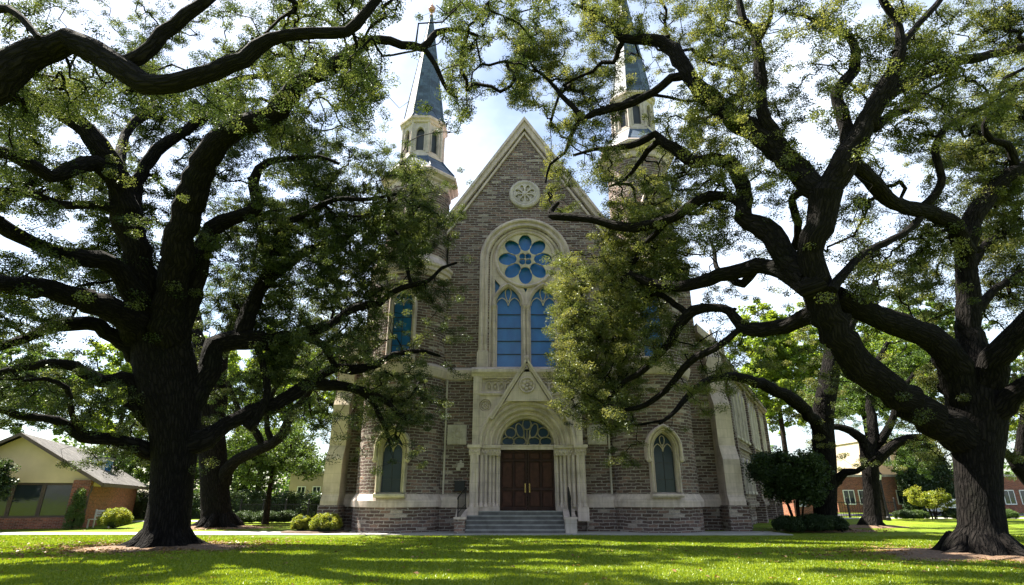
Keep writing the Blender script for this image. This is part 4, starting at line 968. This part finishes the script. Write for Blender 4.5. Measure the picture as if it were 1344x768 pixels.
CELL = 56; NPL = 150
LL, LW = .032, .019
LSZ = {'L0': .72, 'R2': .9}
for row, cells in GRID.items():
    for ci, dn in enumerate(cells):
        if dn <= 0: continue
        u0 = (ci-2)*CELL; v0 = row*CELL
        tau = -math.log(1-min(.97, dn/10*.97))*((4.3 if dn >= 8 else 6.2) if row >= 0 and 1 < ci < 26 else 4.0)
        # local scale from the nearest limb
        dd = (LU[:, 0]-u0-28)**2+(LU[:, 1]-v0-28)**2; j = int(np.argmin(dd)); dref = LU[j, 2]
        _, k = P3(u0+28, max(v0+28, -60), dref); s = FPX/k
        lsz = LSZ.get(LT[j], 1.0); n = tau*CELL*CELL/(NPL*2*LL*LW*lsz*lsz*s*s*.55); n = int(n)+(rng.random() < n % 1)
        for _ in range(n):
            u = u0+rng.random()*CELL; v = v0+rng.random()*CELL
            u += rng.normal()*7; v += rng.normal()*7
            if 618 < u < 716 and v > 140: continue
            if 716 < u < 735 and v > 300 and rng.random() < .5: continue
            if 590 < u < 622 and v > 350 and rng.random() < .8: continue
            dd = (LU[:, 0]-u)**2+(LU[:, 1]-v)**2; cand = np.argsort(dd)[:40]; j = int(rng.choice(cand)); 
            for _try in range(9):
              d = LU[j, 2]+(abs(rng.normal())*(1.7+.35*_try)+.25 if rng.random() < .95 else -abs(rng.normal())*.9)
              if LT[j] in ('L0',): d = LU[j, 2]+abs(rng.normal())*2.6+.6
              d = max(d, 6.5)
              d = min(d, 26.6) if LT[j] in ('L1', 'R2', 'R1') and 450 < u < 960 else d
              p, k = P3(u, v, d)
              gx_ = p[0]-p[2]*SUN_DIR.x/SUN_DIR.z; gy_ = p[1]-p[2]*SUN_DIR.y/SUN_DIR.z
              if not lit_zone(gx_, gy_): break  # crown shaped so its shadow misses the chosen sunlit lawn
            else:
              if row < 0 or ci < 2 or ci > 25 or rng.random() < .45: continue
            if p[2] < 2.2: continue
            nv = mnoise.fractal(Vector(p)*.36, 1.0, 2.0, 2)
            if nv < (.10 if row < 0 or ci < 2 else -.30 if dn >= 8 else -.03+.10*(6-dn)/6): continue
            if 520 < u < 585 and v < 172 and rng.random() < .9: continue
            if 812 < u < 862 and 50 < v < 195 and rng.random() < .6: continue
            NODE[LT[j]].append(p)
TOT = 0
for tree, nodes in NODE.items():
    if not nodes: continue
    nodes = np.array(nodes); t = roots_[tree]
    rts = np.vstack([pp[:, :3] for pp in paths[tree][1:]])
    if len(nodes) > 1:
        mb = MB(); nodes = grow(rts[::2], nodes, mb, .0065, .5, .07, 5); mb.build('twigs', M['bark'], t)
    far = tree in ('L2', 'R3', 'R4')
    rad = .19+.21*rng.random(len(nodes))
    leaf_object('crown', nodes, M['leaf_mid'] if far else M['leaf_cool'] if tree[0] == 'L' else M['leaf'], t, NPL, rad*LSZ.get(tree, 1.0)**.5, LL*LSZ.get(tree, 1.0), LW*LSZ.get(tree, 1.0), .62)
    TOT += len(nodes)*NPL
print('LEAVES', TOT, {k: len(v) for k, v in NODE.items()})

# ------------------------------------------------------------------ other trees and shrubs
def crown_nodes(c, rx, ry, rz, n, lobes=9, seed=0):
    r = np.random.default_rng(seed); lc = []
    for i in range(lobes):
        q = unit(r.normal(size=3)); q[2] = q[2]*.75+.1; lc.append((q*np.array([rx, ry, rz])*.62, .38+.2*r.random()))
    out_ = []
    while len(out_) < n:
        l, s = lc[r.integers(len(lc))]; q = unit(r.normal(size=3))*(.35+.65*r.random()**.4)
        out_.append(np.array(c)+l+q*np.array([rx, ry, rz])*s)
    return np.array(out_)
def bgtree(x, y, h, rx, rz, cz, label, leafm='leaf_bright', n=150, leaf=.11, per=70, lobes=10, seed=1, trunk=.28, name='tree', ry=None, clump=.55, group='trees beyond the lawn', cat='tree', stems=None):
    t = thing(name, label, cat, (x, y, 0), group)
    nd = crown_nodes((x, y, cz), rx, ry or rx, rz, n, lobes, seed); nd = nd[nd[:, 2] > .3]
    r = random.Random(seed)
    lean = r.uniform(-.5, .5)
    tp = [(x, y, -.1), (x+lean*.1, y, cz*.25), (x+lean*.3, y, cz*.6), (x+lean, y+.2, cz+rz*.3)]
    mb = MB()
    if stems is None: full = smooth_path([(*p, q) for p, q in zip(tp, (trunk*1.3, trunk, trunk*.85, trunk*.35))], .4); mb.tube(full[:, :3], full[:, 3], 12, True, .05); rts = full[len(full)//3:, :3]
    else:
        rts = []
        for i in range(stems):
            a = 2*math.pi*i/stems+seed; e = (x+math.cos(a)*rx*.5, y+math.sin(a)*rx*.4, cz)
            full = smooth_path([(x+math.cos(a)*.15, y+math.sin(a)*.15, 0, trunk), (x+math.cos(a)*rx*.18, y+math.sin(a)*rx*.2, cz*.45, trunk*.8), (*e, trunk*.4)], .3); mb.tube(full[:, :3], full[:, 3], 8, True, .05); rts.append(full[len(full)//3:, :3])
        rts = np.vstack(rts)
    nd = grow(rts, nd, mb, .02, .45, trunk*.5, 5, .12, 5)
    mb.build('trunk', M['bark_far'], t, True)
    leaf_object('crown', nd, M[leafm], t, per, clump*(.7+.6*rng.random(len(nd))), leaf, leaf*.62, .7)
    return t
def shrub(x, y, r, h, label, leafm, name='shrub', n=60, leaf=.026, per=190, group=None, cat='shrub', tight=True):
    t = thing(name, label, cat, (x, y, 0), group)
    q = unit(rng.normal(size=(n*3, 3))); q = q[q[:, 2] > -.35][:n*2]; q[:, 2] = q[:, 2]*.5+.5
    nd = np.array([x, y, 0])+q*np.array([r, r, h])*(.80 if tight else .7)*(.92+.12*rng.random((len(q), 1)))
    mb = MB(); grow(np.array([[x, y, .05]]), nd[:14], mb, .012, .4, .05); mb.build('stems', M['bark_far'], t)
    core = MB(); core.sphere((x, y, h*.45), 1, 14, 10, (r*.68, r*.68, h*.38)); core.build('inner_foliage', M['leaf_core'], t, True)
    leaf_object('foliage', nd, M[leafm], t, per, r*.21, leaf, leaf*.62, .9)
    return t
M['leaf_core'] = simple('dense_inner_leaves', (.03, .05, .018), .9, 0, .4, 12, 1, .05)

# behind the church to the left
bgtree(-15.2, 37.5, 6.2, 3.1, 2.3, 3.9, 'bushy mid green tree with a short trunk between the left oaks and the church', 'leaf_mid', 190, .075, 110, 12, 11, .17)
bgtree(-15.0, 56, 12, 6.0, 6.5, 12.0, 'tall bright green tree rising behind the bushy tree left of the church', 'leaf_bright', 420, .14, 90, 14, 12)
bgtree(-25.5, 60, 12, 7, 7.5, 12.5, 'bright green tree seen between the two left trunks', 'leaf_bright', 460, .14, 90, 14, 13)
bgtree(-38, 56, 12, 7.5, 7, 12, 'light green tree standing behind the ridge of the brick house', 'leaf_bright', 460, .14, 90, 14, 14)
bgtree(-51, 56, 12, 7.5, 7, 11, 'green tree at the left edge behind the brick house', 'leaf_mid', 460, .14, 90, 14, 15)
bgtree(-21.5, 48, 7, 3.8, 3.0, 4.2, 'dark bushy tree beyond the trunk of the leaning oak', 'leaf_mid', 260, .10, 90, 12, 16, .2)
bgtree(-28.5, 50, 7, 4.0, 3.2, 4.6, 'dark leafy tree beyond the far end of the brick house', 'leaf_mid', 260, .10, 90, 12, 17, .2)
# right of the church
bgtree(13.9, 29.6, 5, 1.95, 1.6, 2.55, 'dark rounded many-stemmed small tree against the side wing of the church', 'leaf_dark', 460, .055, 120, 14, 21, .06, 'small_tree', 1.6, .34, 'trees beyond the lawn', 'small tree', 5)
bgtree(28, 60, 17, 5.5, 8.0, 14.5, 'tall bright yellow green tree beyond the end of the church wing', 'leaf_bright', 480, .15, 90, 16, 22)
bgtree(38, 62, 15, 7.5, 8.5, 15, 'broad green tree behind the forked oak', 'leaf_bright', 560, .15, 90, 16, 23)
bgtree(51, 66, 18, 8, 9, 16, 'tall mid green tree behind the dark conifers', 'leaf_mid', 600, .15, 90, 16, 24)
bgtree(63, 64, 14, 8, 8, 13, 'light green tree at the right edge beyond the brick buildings', 'leaf_bright', 520, .15, 90, 16, 25)
bgtree(27, 44, 9, 4.2, 2.2, 9.2, 'leafy tree top above the forked oak', 'leaf_mid', 200, .10, 80, 10, 26)
for i, (px, hh, lab) in enumerate(((1193, 6.8, 'left'), (1208, 7.2, 'middle'), (1226, 6.6, 'right'))):
    y = 62; x = (px-672)/FPX*CP*y*1.02; t = thing('conifer', lab+' of three dark columnar conifers rising behind the brick wall', 'conifer', (x, y, 0), 'dark conifers behind the wall')
    zz = rng.random(220)*hh; rr = 1.25*np.minimum(1, (hh-zz)/hh*2.6+.12)*(.7+.3*rng.random(220)); aa = rng.random(220)*6.283
    nd = np.column_stack([x+rr*np.cos(aa), y+rr*np.sin(aa), zz+.3]); mb = MB(); mb.tube([(x, y, 0), (x, y, hh)], [.16, .04], 8); mb.build('trunk', M['bark_far'], t)
    leaf_object('crown', nd, M['leaf_dark'], t, 60, .45, .10, .05, 1.6, .0)
# shrubs
shrub(-8.75, 28.6, .78, 1.0, 'large clipped round bush on the left front corner of the church', 'leaf_yellow', 'round_bush', group='clipped bushes', cat='bush')
shrub(-9.95, 28.9, .55, .9, 'smaller clipped round bush left of the large one by the church corner', 'leaf_yellow', 'round_bush', group='clipped bushes', cat='bush')
mb = MB(); mb.lathe([(1.0, 0), (1.0, .06), (.9, .1)], 0, 0, 24); mb.xf(Matrix.Translation((-9.2, 28.6, 0)) @ Matrix.Diagonal((1.6, .95, 1, 1))); tag(mb.build('planting_bed', M['soil']), kind='structure')
shrub(-21.3, 32.6, .85, 1.15, 'yellow green round bush in front of the brick house by the bench', 'leaf_yellow', 'round_bush', group='clipped bushes', cat='bush')
t = thing('cypress', 'narrow dark green cypress at the corner of the brick house', 'shrub', (-23.0, 31.9, 0))
zz = rng.random(90)*1.75+.1; rr = .34*np.sqrt(np.clip(1-(zz/1.95)**1.6, 0, 1)); aa = rng.random(90)*6.283; mb = MB(); mb.tube([(-23.0, 31.9, 0), (-23.0, 31.9, 1.8)], [.05, .02], 6); mb.build('trunk', M['bark_far'], t)
leaf_object('foliage', np.column_stack([-23.0+rr*np.cos(aa), 31.9+rr*np.sin(aa), zz]), M['leaf_mid'], t, 90, .16, .035, .018, 1.4, .0)
bgtree(-26.8, 29.3, 3.4, 1.9, 1.35, 2.35, 'dark rounded tree in front of the brick house at the left edge', 'leaf_dark', 150, .06, 110, 9, 31, .10, 'small_tree', 1.5, .38, None, 'small tree')
shrub(13.2, 29.0, .8, .85, 'low dark hedge bush beside the church buttress base', 'leaf_dark', 'hedge_bush', group='dark hedge bushes', cat='hedge bush')
shrub(14.5, 29.2, .9, .9, 'middle dark hedge bush under the many-stemmed small tree', 'leaf_dark', 'hedge_bush', group='dark hedge bushes', cat='hedge bush')
shrub(15.6, 29.6, .7, .8, 'dark hedge bush nearest to the straight-trunked oak', 'leaf_dark', 'hedge_bush', group='dark hedge bushes', cat='hedge bush')
for i, (px, y, r, h, lab) in enumerate(((325, 38.5, .9, .8, 'low dark shrub left of the bushy tree trunk'), (352, 38.8, 1.1, .75, 'low dark shrub under the bushy tree'), (378, 39, .9, .8, 'low dark shrub right of the bushy tree trunk'))):
    shrub((px-672)/FPX*CP*y, y, r, h, lab, 'leaf_dark', 'shrub', group='low shrubs under the bushy tree')
for i, (px, y, r, h, lm, lab) in enumerate(((1182, 45, .8, .75, 'leaf_dark', 'low dark shrub just right of the lamp post'), (1200, 45, .75, .7, 'leaf_mid', 'low green shrub left of the tall yellow shrub'), (1248, 45, .9, .85, 'leaf_dark', 'dark shrub right of the tall yellow shrub'), (1262, 44.6, .7, .7, 'leaf_dark', 'dark shrub touching the huge right trunk'), (1312, 45, .9, .8, 'leaf_mid', 'low green shrub at the right of the huge right trunk'))):
    shrub((px-672)/FPX*CP*y, y, r, h, lab, lm, 'shrub', group='shrubs along the far path')
x = (1220-672)/FPX*CP*45.5
bgtree(x, 45.5, 2.6, 1.35, 1.15, 1.55, 'tall yellow leafed shrub in front of the brick wall', 'leaf_yellow', 110, .06, 80, 8, 41, .04, 'yellow_shrub', 1.1, .3, None, 'shrub', 5)
# far woodland closing the horizon
xs = rng.uniform(-260, 260, 900); ys = rng.uniform(118, 150, 900); zs_ = rng.random(900)*9+2*np.sin(xs*.05)+1
tag(leaf_object('far_woods', np.column_stack([xs, ys, zs_]), M['leaf_mid'], None, 60, 2.6, .5, .35, .9), kind='stuff')

# ------------------------------------------------------------------ brick house on the left
hx, hy = -23.3, 33.0; wa = math.atan2(.39, .92)
MH = Matrix.Translation((hx, hy, 0)) @ Matrix.Rotation(wa, 4, 'Z')    # local: -x along the gable face, +y away along the side wall
house = thing('brick_house', 'low red brick house with a cream gable and grey shingle roof', 'house', (hx, hy, 0))
def hp(fn, name, m, parent=house): mb = MB(); fn(mb); mb.xf(MH); return mb.build(name, m, parent)
GW = 7.2; EH = 2.45; PH = 4.75
wl = hp(lambda mb: (mb.box(-GW, -6.1, 0, .3, 0, EH), mb.box(-.8, 0, -.25, .3, 0, EH), mb.box(-6.1, -.8, 0, .3, 0, .55), mb.box(-.3, 0, .3, 14, 0, EH), mb.box(-GW, -GW+.3, .3, 14, 0, EH), mb.box(-GW, 0, 13.7, 14, 0, EH)), 'brick_wall', M['redbrick'])
hp(lambda mb: mb.prism_y([(-GW, EH), (0, EH), (-GW/2, PH-.05)], .0, .25), 'gable_siding', M['cream'])
hp(lambda mb: (mb.box(-GW, 0, -.04, -.001, EH-.14, EH+.06), mb.box(.001, .05, .3, 14, EH-.3, EH-.1)), 'cream_frieze', M['cream'])
hp(lambda mb: (mb.add([(-GW/2, -.6, PH+.1), (-GW/2, 14.4, PH+.1), (.65, 14.4, EH-.13), (.65, -.6, EH-.13)], [(0, 3, 2, 1)]), mb.add([(-GW/2, -.6, PH+.1), (-GW/2, 14.4, PH+.1), (-GW-.65, 14.4, EH-.13), (-GW-.65, -.6, EH-.13)], [(0, 1, 2, 3)])), 'roof', M['shingle'])
def fascia(mb):
    for s_ in (-1, 1):
        x1 = -GW/2+s_*(GW/2+.66)
        mb.prism_y([(-GW/2, PH-.08), (-GW/2, PH+.09), (x1, EH-.14), (x1, EH-.34)] if s_ > 0 else [(-GW/2, PH+.09), (-GW/2, PH-.08), (x1, EH-.34), (x1, EH-.14)], -.66, -.58)
    mb.box(.58, .68, -.6, 14.4, EH-.34, EH-.15)
hp(fascia, 'fascia', M['trim'])
for i in range(4):
    x = -6.1+i*1.325
    fr = hp(lambda mb: (mb.box(x, x+.09, .06, .2, .55, EH-.14), mb.box(x+1.235, x+1.32, .06, .2, .55, EH-.14), mb.box(x+.09, x+1.235, .06, .2, .55, .65), mb.box(x+.09, x+1.235, .06, .2, EH-.26, EH-.14)), 'window', M['trim'])
    hp(lambda mb: mb.box(x+.09, x+1.235, .12, .16, .65, EH-.26), 'pane', M['dark_glass'], fr)
hp(lambda mb: (mb.tube([(.12, -.3, EH-.3), (.12, -.3, 1.9), (.06, -.28, 1.7), (.06, -.28, .1)], [.045]*4, 8)), 'downspout', M['trim'])
dm = hp(lambda mb: (mb.box(-1.9, -.9, 6.4, 8.4, 3.0, 3.95),), 'dormer', M['white'])
hp(lambda mb: mb.box(-.9, -.86, 6.5, 8.3, 3.1, 3.85), 'pane', M['blue_glass'], dm)
hp(lambda mb: mb.box(-2.0, -.78, 6.3, 8.5, 3.95, 4.05), 'dormer_roof', M['slate'], dm)
# bench beside the house
bx_, by_ = (141-672)/FPX*CP*33.2, 33.2
bn = thing('garden_bench', 'small pale bench against the side wall of the brick house', 'bench', (bx_, by_, 0))
mb = MB()
for i in range(4): mb.box(bx_-.65, bx_+.65, by_-.22+i*.12, by_-.12+i*.12, .42, .46)
mb.build('seat', M['white'], bn); mb = MB()
for i in range(3): mb.box(bx_-.65, bx_+.65, by_+.26, by_+.29, .56+i*.13, .65+i*.13)
mb.build('backrest', M['white'], bn)
for sx_ in (-.58, .58):
    for sy in (-.2, .24): mb = MB(); mb.box(bx_+sx_-.03, bx_+sx_+.03, by_+sy-.03, by_+sy+.03, 0, .42 if sy < 0 else .95); mb.build('leg', M['white'], bn)

# ------------------------------------------------------------------ far buildings
def flat_building(name, label, x0, x1, y, h, m, wins, roofh=.25, depth=8, door=None, rm='stone_grey'):
    b = thing(name, label, 'building', ((x0+x1)/2, y, 0))
    mb = MB(); mb.box(x0, x1, y, y+depth, 0, h); mb.build('wall', m, b)
    mb = MB(); mb.box(x0-.15, x1+.15, y-.12, y+depth+.1, h, h+roofh); mb.build('parapet', M[rm], b)
    for (a, c, z0, z1) in wins:
        mb = MB(); mb.box(a-.08, a, y-.06, y-.002, z0-.08, z1+.08); mb.box(c, c+.08, y-.06, y-.002, z0-.08, z1+.08); mb.box(a, c, y-.06, y-.002, z1, z1+.08); mb.box(a, c, y-.1, y-.002, z0-.1, z0); mb.box((a+c)/2-.03, (a+c)/2+.03, y-.05, y-.02, z0, z1)
        f = mb.build('window', M['white'], b); mb = MB(); mb.box(a, c, y-.025, y-.004, z0, z1); mb.build('pane', M['dark_glass'], f)
    return b
def wx(px, y): return (px-672)/FPX*CP*y
flat_building('brick_building', 'long low red brick building beyond the lawn on the right', wx(1098, 64), wx(1420, 64), 64, 3.6, M['redbrick'], [(wx(p, 64), wx(p+13, 64), .9, 2.2) for p in (1108, 1128, 1178, 1205, 1262, 1290, 1318, 1340)])
flat_building('tan_building', 'taller tan building rising behind the long brick one', wx(1150, 76), wx(1215, 76), 76, 8.5, M['tan'], [(wx(p, 76), wx(p+7, 76), 5.4, 6.8) for p in (1156, 1172, 1188)])
flat_building('brick_annex', 'small brick annex behind the dark small tree by the church', wx(1040, 52), wx(1066, 52), 52, 3.2, M['redbrick'], [(wx(1046, 52), wx(1055, 52), .9, 2.2)])
flat_building('pale_house', 'pale low building behind the iron fence left of the church', wx(378, 66), wx(470, 66), 66, 4.0, M['tan'], [(wx(p, 66), wx(p+9, 66), 1, 2.6) for p in (390, 410, 430)])
for x0, x1, y, lab in ((-34, -23.2, 47, 'tall dark hedge beyond the brick house and the big left trunk'), (-22.6, -12.2, 46, 'tall dark hedge behind the iron fence left of the church')):
    t = thing('hedge', lab, 'hedge', ((x0+x1)/2, y, 0)); n = int((x1-x0)*34)
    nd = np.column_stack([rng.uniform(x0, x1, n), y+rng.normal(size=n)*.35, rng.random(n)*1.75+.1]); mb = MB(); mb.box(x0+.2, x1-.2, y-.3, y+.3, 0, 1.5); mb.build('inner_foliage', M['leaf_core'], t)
    leaf_object('foliage', nd, M['leaf_dark'], t, 90, .42, .06, .04, .8)
def fence(x0, x1, y, label, h=1.1, step=.16):
    t = thing('iron_fence', label, 'fence', ((x0+x1)/2, y, 0)); mb = MB()
    mb.box(x0, x1, y-.02, y+.02, .12, .16); mb.box(x0, x1, y-.02, y+.02, h-.06, h-.02)
    x = x0
    while x < x1: mb.box(x-.01, x+.01, y-.01, y+.01, .03, h+.06); x += step
    mb.build('railing', M['iron'], t); x = x0
    while x <= x1+.01: mb = MB(); mb.box(x-.05, x+.05, y-.05, y+.05, 0, h+.2); mb.sphere((x, y, h+.26), .07, 8, 6); mb.build('post', M['iron'], t); x += (x1-x0)/4
fence(wx(318, 44), wx(436, 44), 44, 'black iron fence behind the bushy tree left of the church')
fence(wx(1098, 48), wx(1182, 48), 48.9, 'black iron fence between the two trunks right of the church', 1.2, .2)
# lamp post
lx, ly = wx(1160, 43), 43
lp = thing('lamp_post', 'black lamp post beside the forked oak on the right', 'lamp post', (lx, ly, 0))
mb = MB(); mb.lathe([(.16, 0), (.16, .2), (.09, .3), (.06, .6), (.05, 2.6), (.07, 2.65), (.04, 2.75)], lx, ly, 12); mb.build('pole', M['iron'], lp)
mb = MB(); mb.lathe([(.08, 2.75), (.17, 3.1)], lx, ly, 6, cap=False); mb.build('lamp_glass', M['white'], lp)
mb = MB(); mb.lathe([(.22, 3.1), (.2, 3.15), (.06, 3.32), (.02, 3.45)], lx, ly, 6)
for i in range(6): a = i*math.pi/3; mb.tube([(lx+.085*math.cos(a), ly+.085*math.sin(a), 2.75), (lx+.178*math.cos(a), ly+.178*math.sin(a), 3.1)], [.012]*2, 5)
mb.build('lamp_hood', M['iron'], lp)
# parked car
def car(x, y, label, paint):
    c = thing('parked_car', label, 'car', (x, y, 0)); prof = [(-2.15, .35), (-2.2, .62), (-2.1, .82), (-1.25, .95), (-.65, 1.38), (.75, 1.42), (1.45, .98), (2.05, .9), (2.15, .6), (2.1, .35)]
    mb = MB(); mb.prism_y([(x+a, b) for a, b in prof][::-1], y-.85, y+.85); mb.build('body', paint, c)
    for s_ in (-1, 1):
        mb = MB(); yy = y+s_*.853; mb.add([(x+a, yy, b) for a, b in ((-1.1, .97), (1.2, .98), (.68, 1.34), (-.58, 1.31))], [(0, 1, 2, 3)]); mb.build('side_window', M['dark_glass'], c)
    for wx_ in (-1.35, 1.35):
        for s_ in (-1, 1):
            mb = MB(); mb.lathe([(.32, -.1), (.34, -.06), (.34, .06), (.32, .1)], 0, 0, 20); mb.xf(Matrix.Translation((x+wx_, y+s_*.80, .34)) @ Matrix.Rotation(R(90), 4, 'X')); w_ = mb.build('wheel', M['rubber'], c)
            mb = MB(); mb.lathe([(.2, -.115), (.2, .115)], 0, 0, 14); mb.xf(Matrix.Translation((x+wx_, y+s_*.80, .34)) @ Matrix.Rotation(R(90), 4, 'X')); mb.build('rim', M['concrete'], w_)
car(wx(1252, 55), 55, 'white car parked beyond the yellow shrub near the huge right trunk', M['carpaint'])
car(wx(412, 52), 52, 'white car parked on the street behind the iron fence left of the church', M['carpaint'])

# ------------------------------------------------------------------ mulch under the oaks
for tree, r in (('L1', 2.3), ('R2', 2.6), ('L2', 2.1), ('R1', 1.8), ('R3', 1.5)):
    b = roots_[tree].location; n = 44; pts = []
    rr = random.Random(r)
    for i in range(n):
        a = 2*math.pi*i/n; q = r*(1+.14*math.sin(3*a+r)+.08*math.sin(7*a)+rr.uniform(-.06, .06)); pts.append((b.x+q*1.25*math.cos(a), b.y+q*.8*math.sin(a), gz(b.x+q*1.25*math.cos(a), b.y+q*.8*math.sin(a))+.012))
    mb = MB(); k = len(pts); inner = [(b.x+(p[0]-b.x)*.55, b.y+(p[1]-b.y)*.55, .11) for p in pts]
    mb.add(pts+inner+[(b.x, b.y, .16)], [(i, (i+1) % k, k+(i+1) % k, k+i) for i in range(k)]+[(k+i, k+(i+1) % k, 2*k) for i in range(k)]); tag(mb.build('mulch_patch', M['mulch'], None, True), kind='structure')
# ------------------------------------------------------------------ grass blades on the near lawn
n = 420000
yy = 9+17.5*rng.random(n)**1.5; half = yy*.92+2.5; xx = (rng.random(n)*2-1)*half
keep = np.ones(n, bool)
for tree, r in (('L1', 2.0), ('R2', 2.2)):
    b = roots_[tree].location; keep &= ((xx-b.x)/(r*1.2))**2+((yy-b.y)/(r*.78))**2 > 1
xx = xx[keep]; yy = yy[keep]; n = len(xx)
zz = .035*np.sin(xx*.31+1)*np.sin(yy*.27)
hgt = (.025+.03*rng.random(n))*(1+.25*np.sin(xx*1.7)*np.sin(yy*2.1)); a = rng.random(n)*6.283; wd = .007+.006*rng.random(n)+yy*.0003
base = np.column_stack([xx, yy, zz]); dx = np.column_stack([np.cos(a)*wd, np.sin(a)*wd, np.zeros(n)])
tip = base+np.column_stack([rng.normal(size=n)*.018, rng.normal(size=n)*.018, hgt])
V = np.stack([base-dx, base+dx, tip], 1).reshape(-1, 3)
me = bpy.data.meshes.new('grass_blades'); me.vertices.add(3*n); me.vertices.foreach_set('co', V.astype('f').ravel())
me.loops.add(3*n); me.loops.foreach_set('vertex_index', np.arange(3*n, dtype='i')); me.polygons.add(n)
me.polygons.foreach_set('loop_start', np.arange(0, 3*n, 3, dtype='i')); me.polygons.foreach_set('loop_total', np.full(n, 3, dtype='i')); me.update(calc_edges=True)
at = me.attributes.new('tone', 'FLOAT', 'FACE'); at.data.foreach_set('value', rng.random(n).astype('f')); me.materials.append(M['blade'])
tag(link(bpy.data.objects.new('grass_blades', me)), kind='stuff')

# fallen leaves
P_ = []
for tree, r, k in (('L1', 3.2, 1500), ('R2', 3.4, 1700), ('L2', 2.6, 500), ('R1', 2.4, 500)):
    b = roots_[tree].location; q = rng.normal(size=(k, 2))*r*.5; P_.append(np.column_stack([b.x+q[:, 0]*1.3, b.y+q[:, 1]*.85, np.full(k, .05)+.07*np.exp(-(q**2).sum(1)/r)]))
P_.append(np.column_stack([rng.uniform(-20, 20, 260), rng.uniform(9, 26, 260), np.full(260, .05)])); P_ = np.vstack(P_)
M['leaf_dead'] = leafmat('fallen_brown_leaves', [(.10, .05, .025), (.19, .11, .05), (.28, .19, .09)], .1)
tag(leaf_object('fallen_leaves', P_, M['leaf_dead'], None, 3, .12, .045, .026, .1, 1.6), kind='stuff')
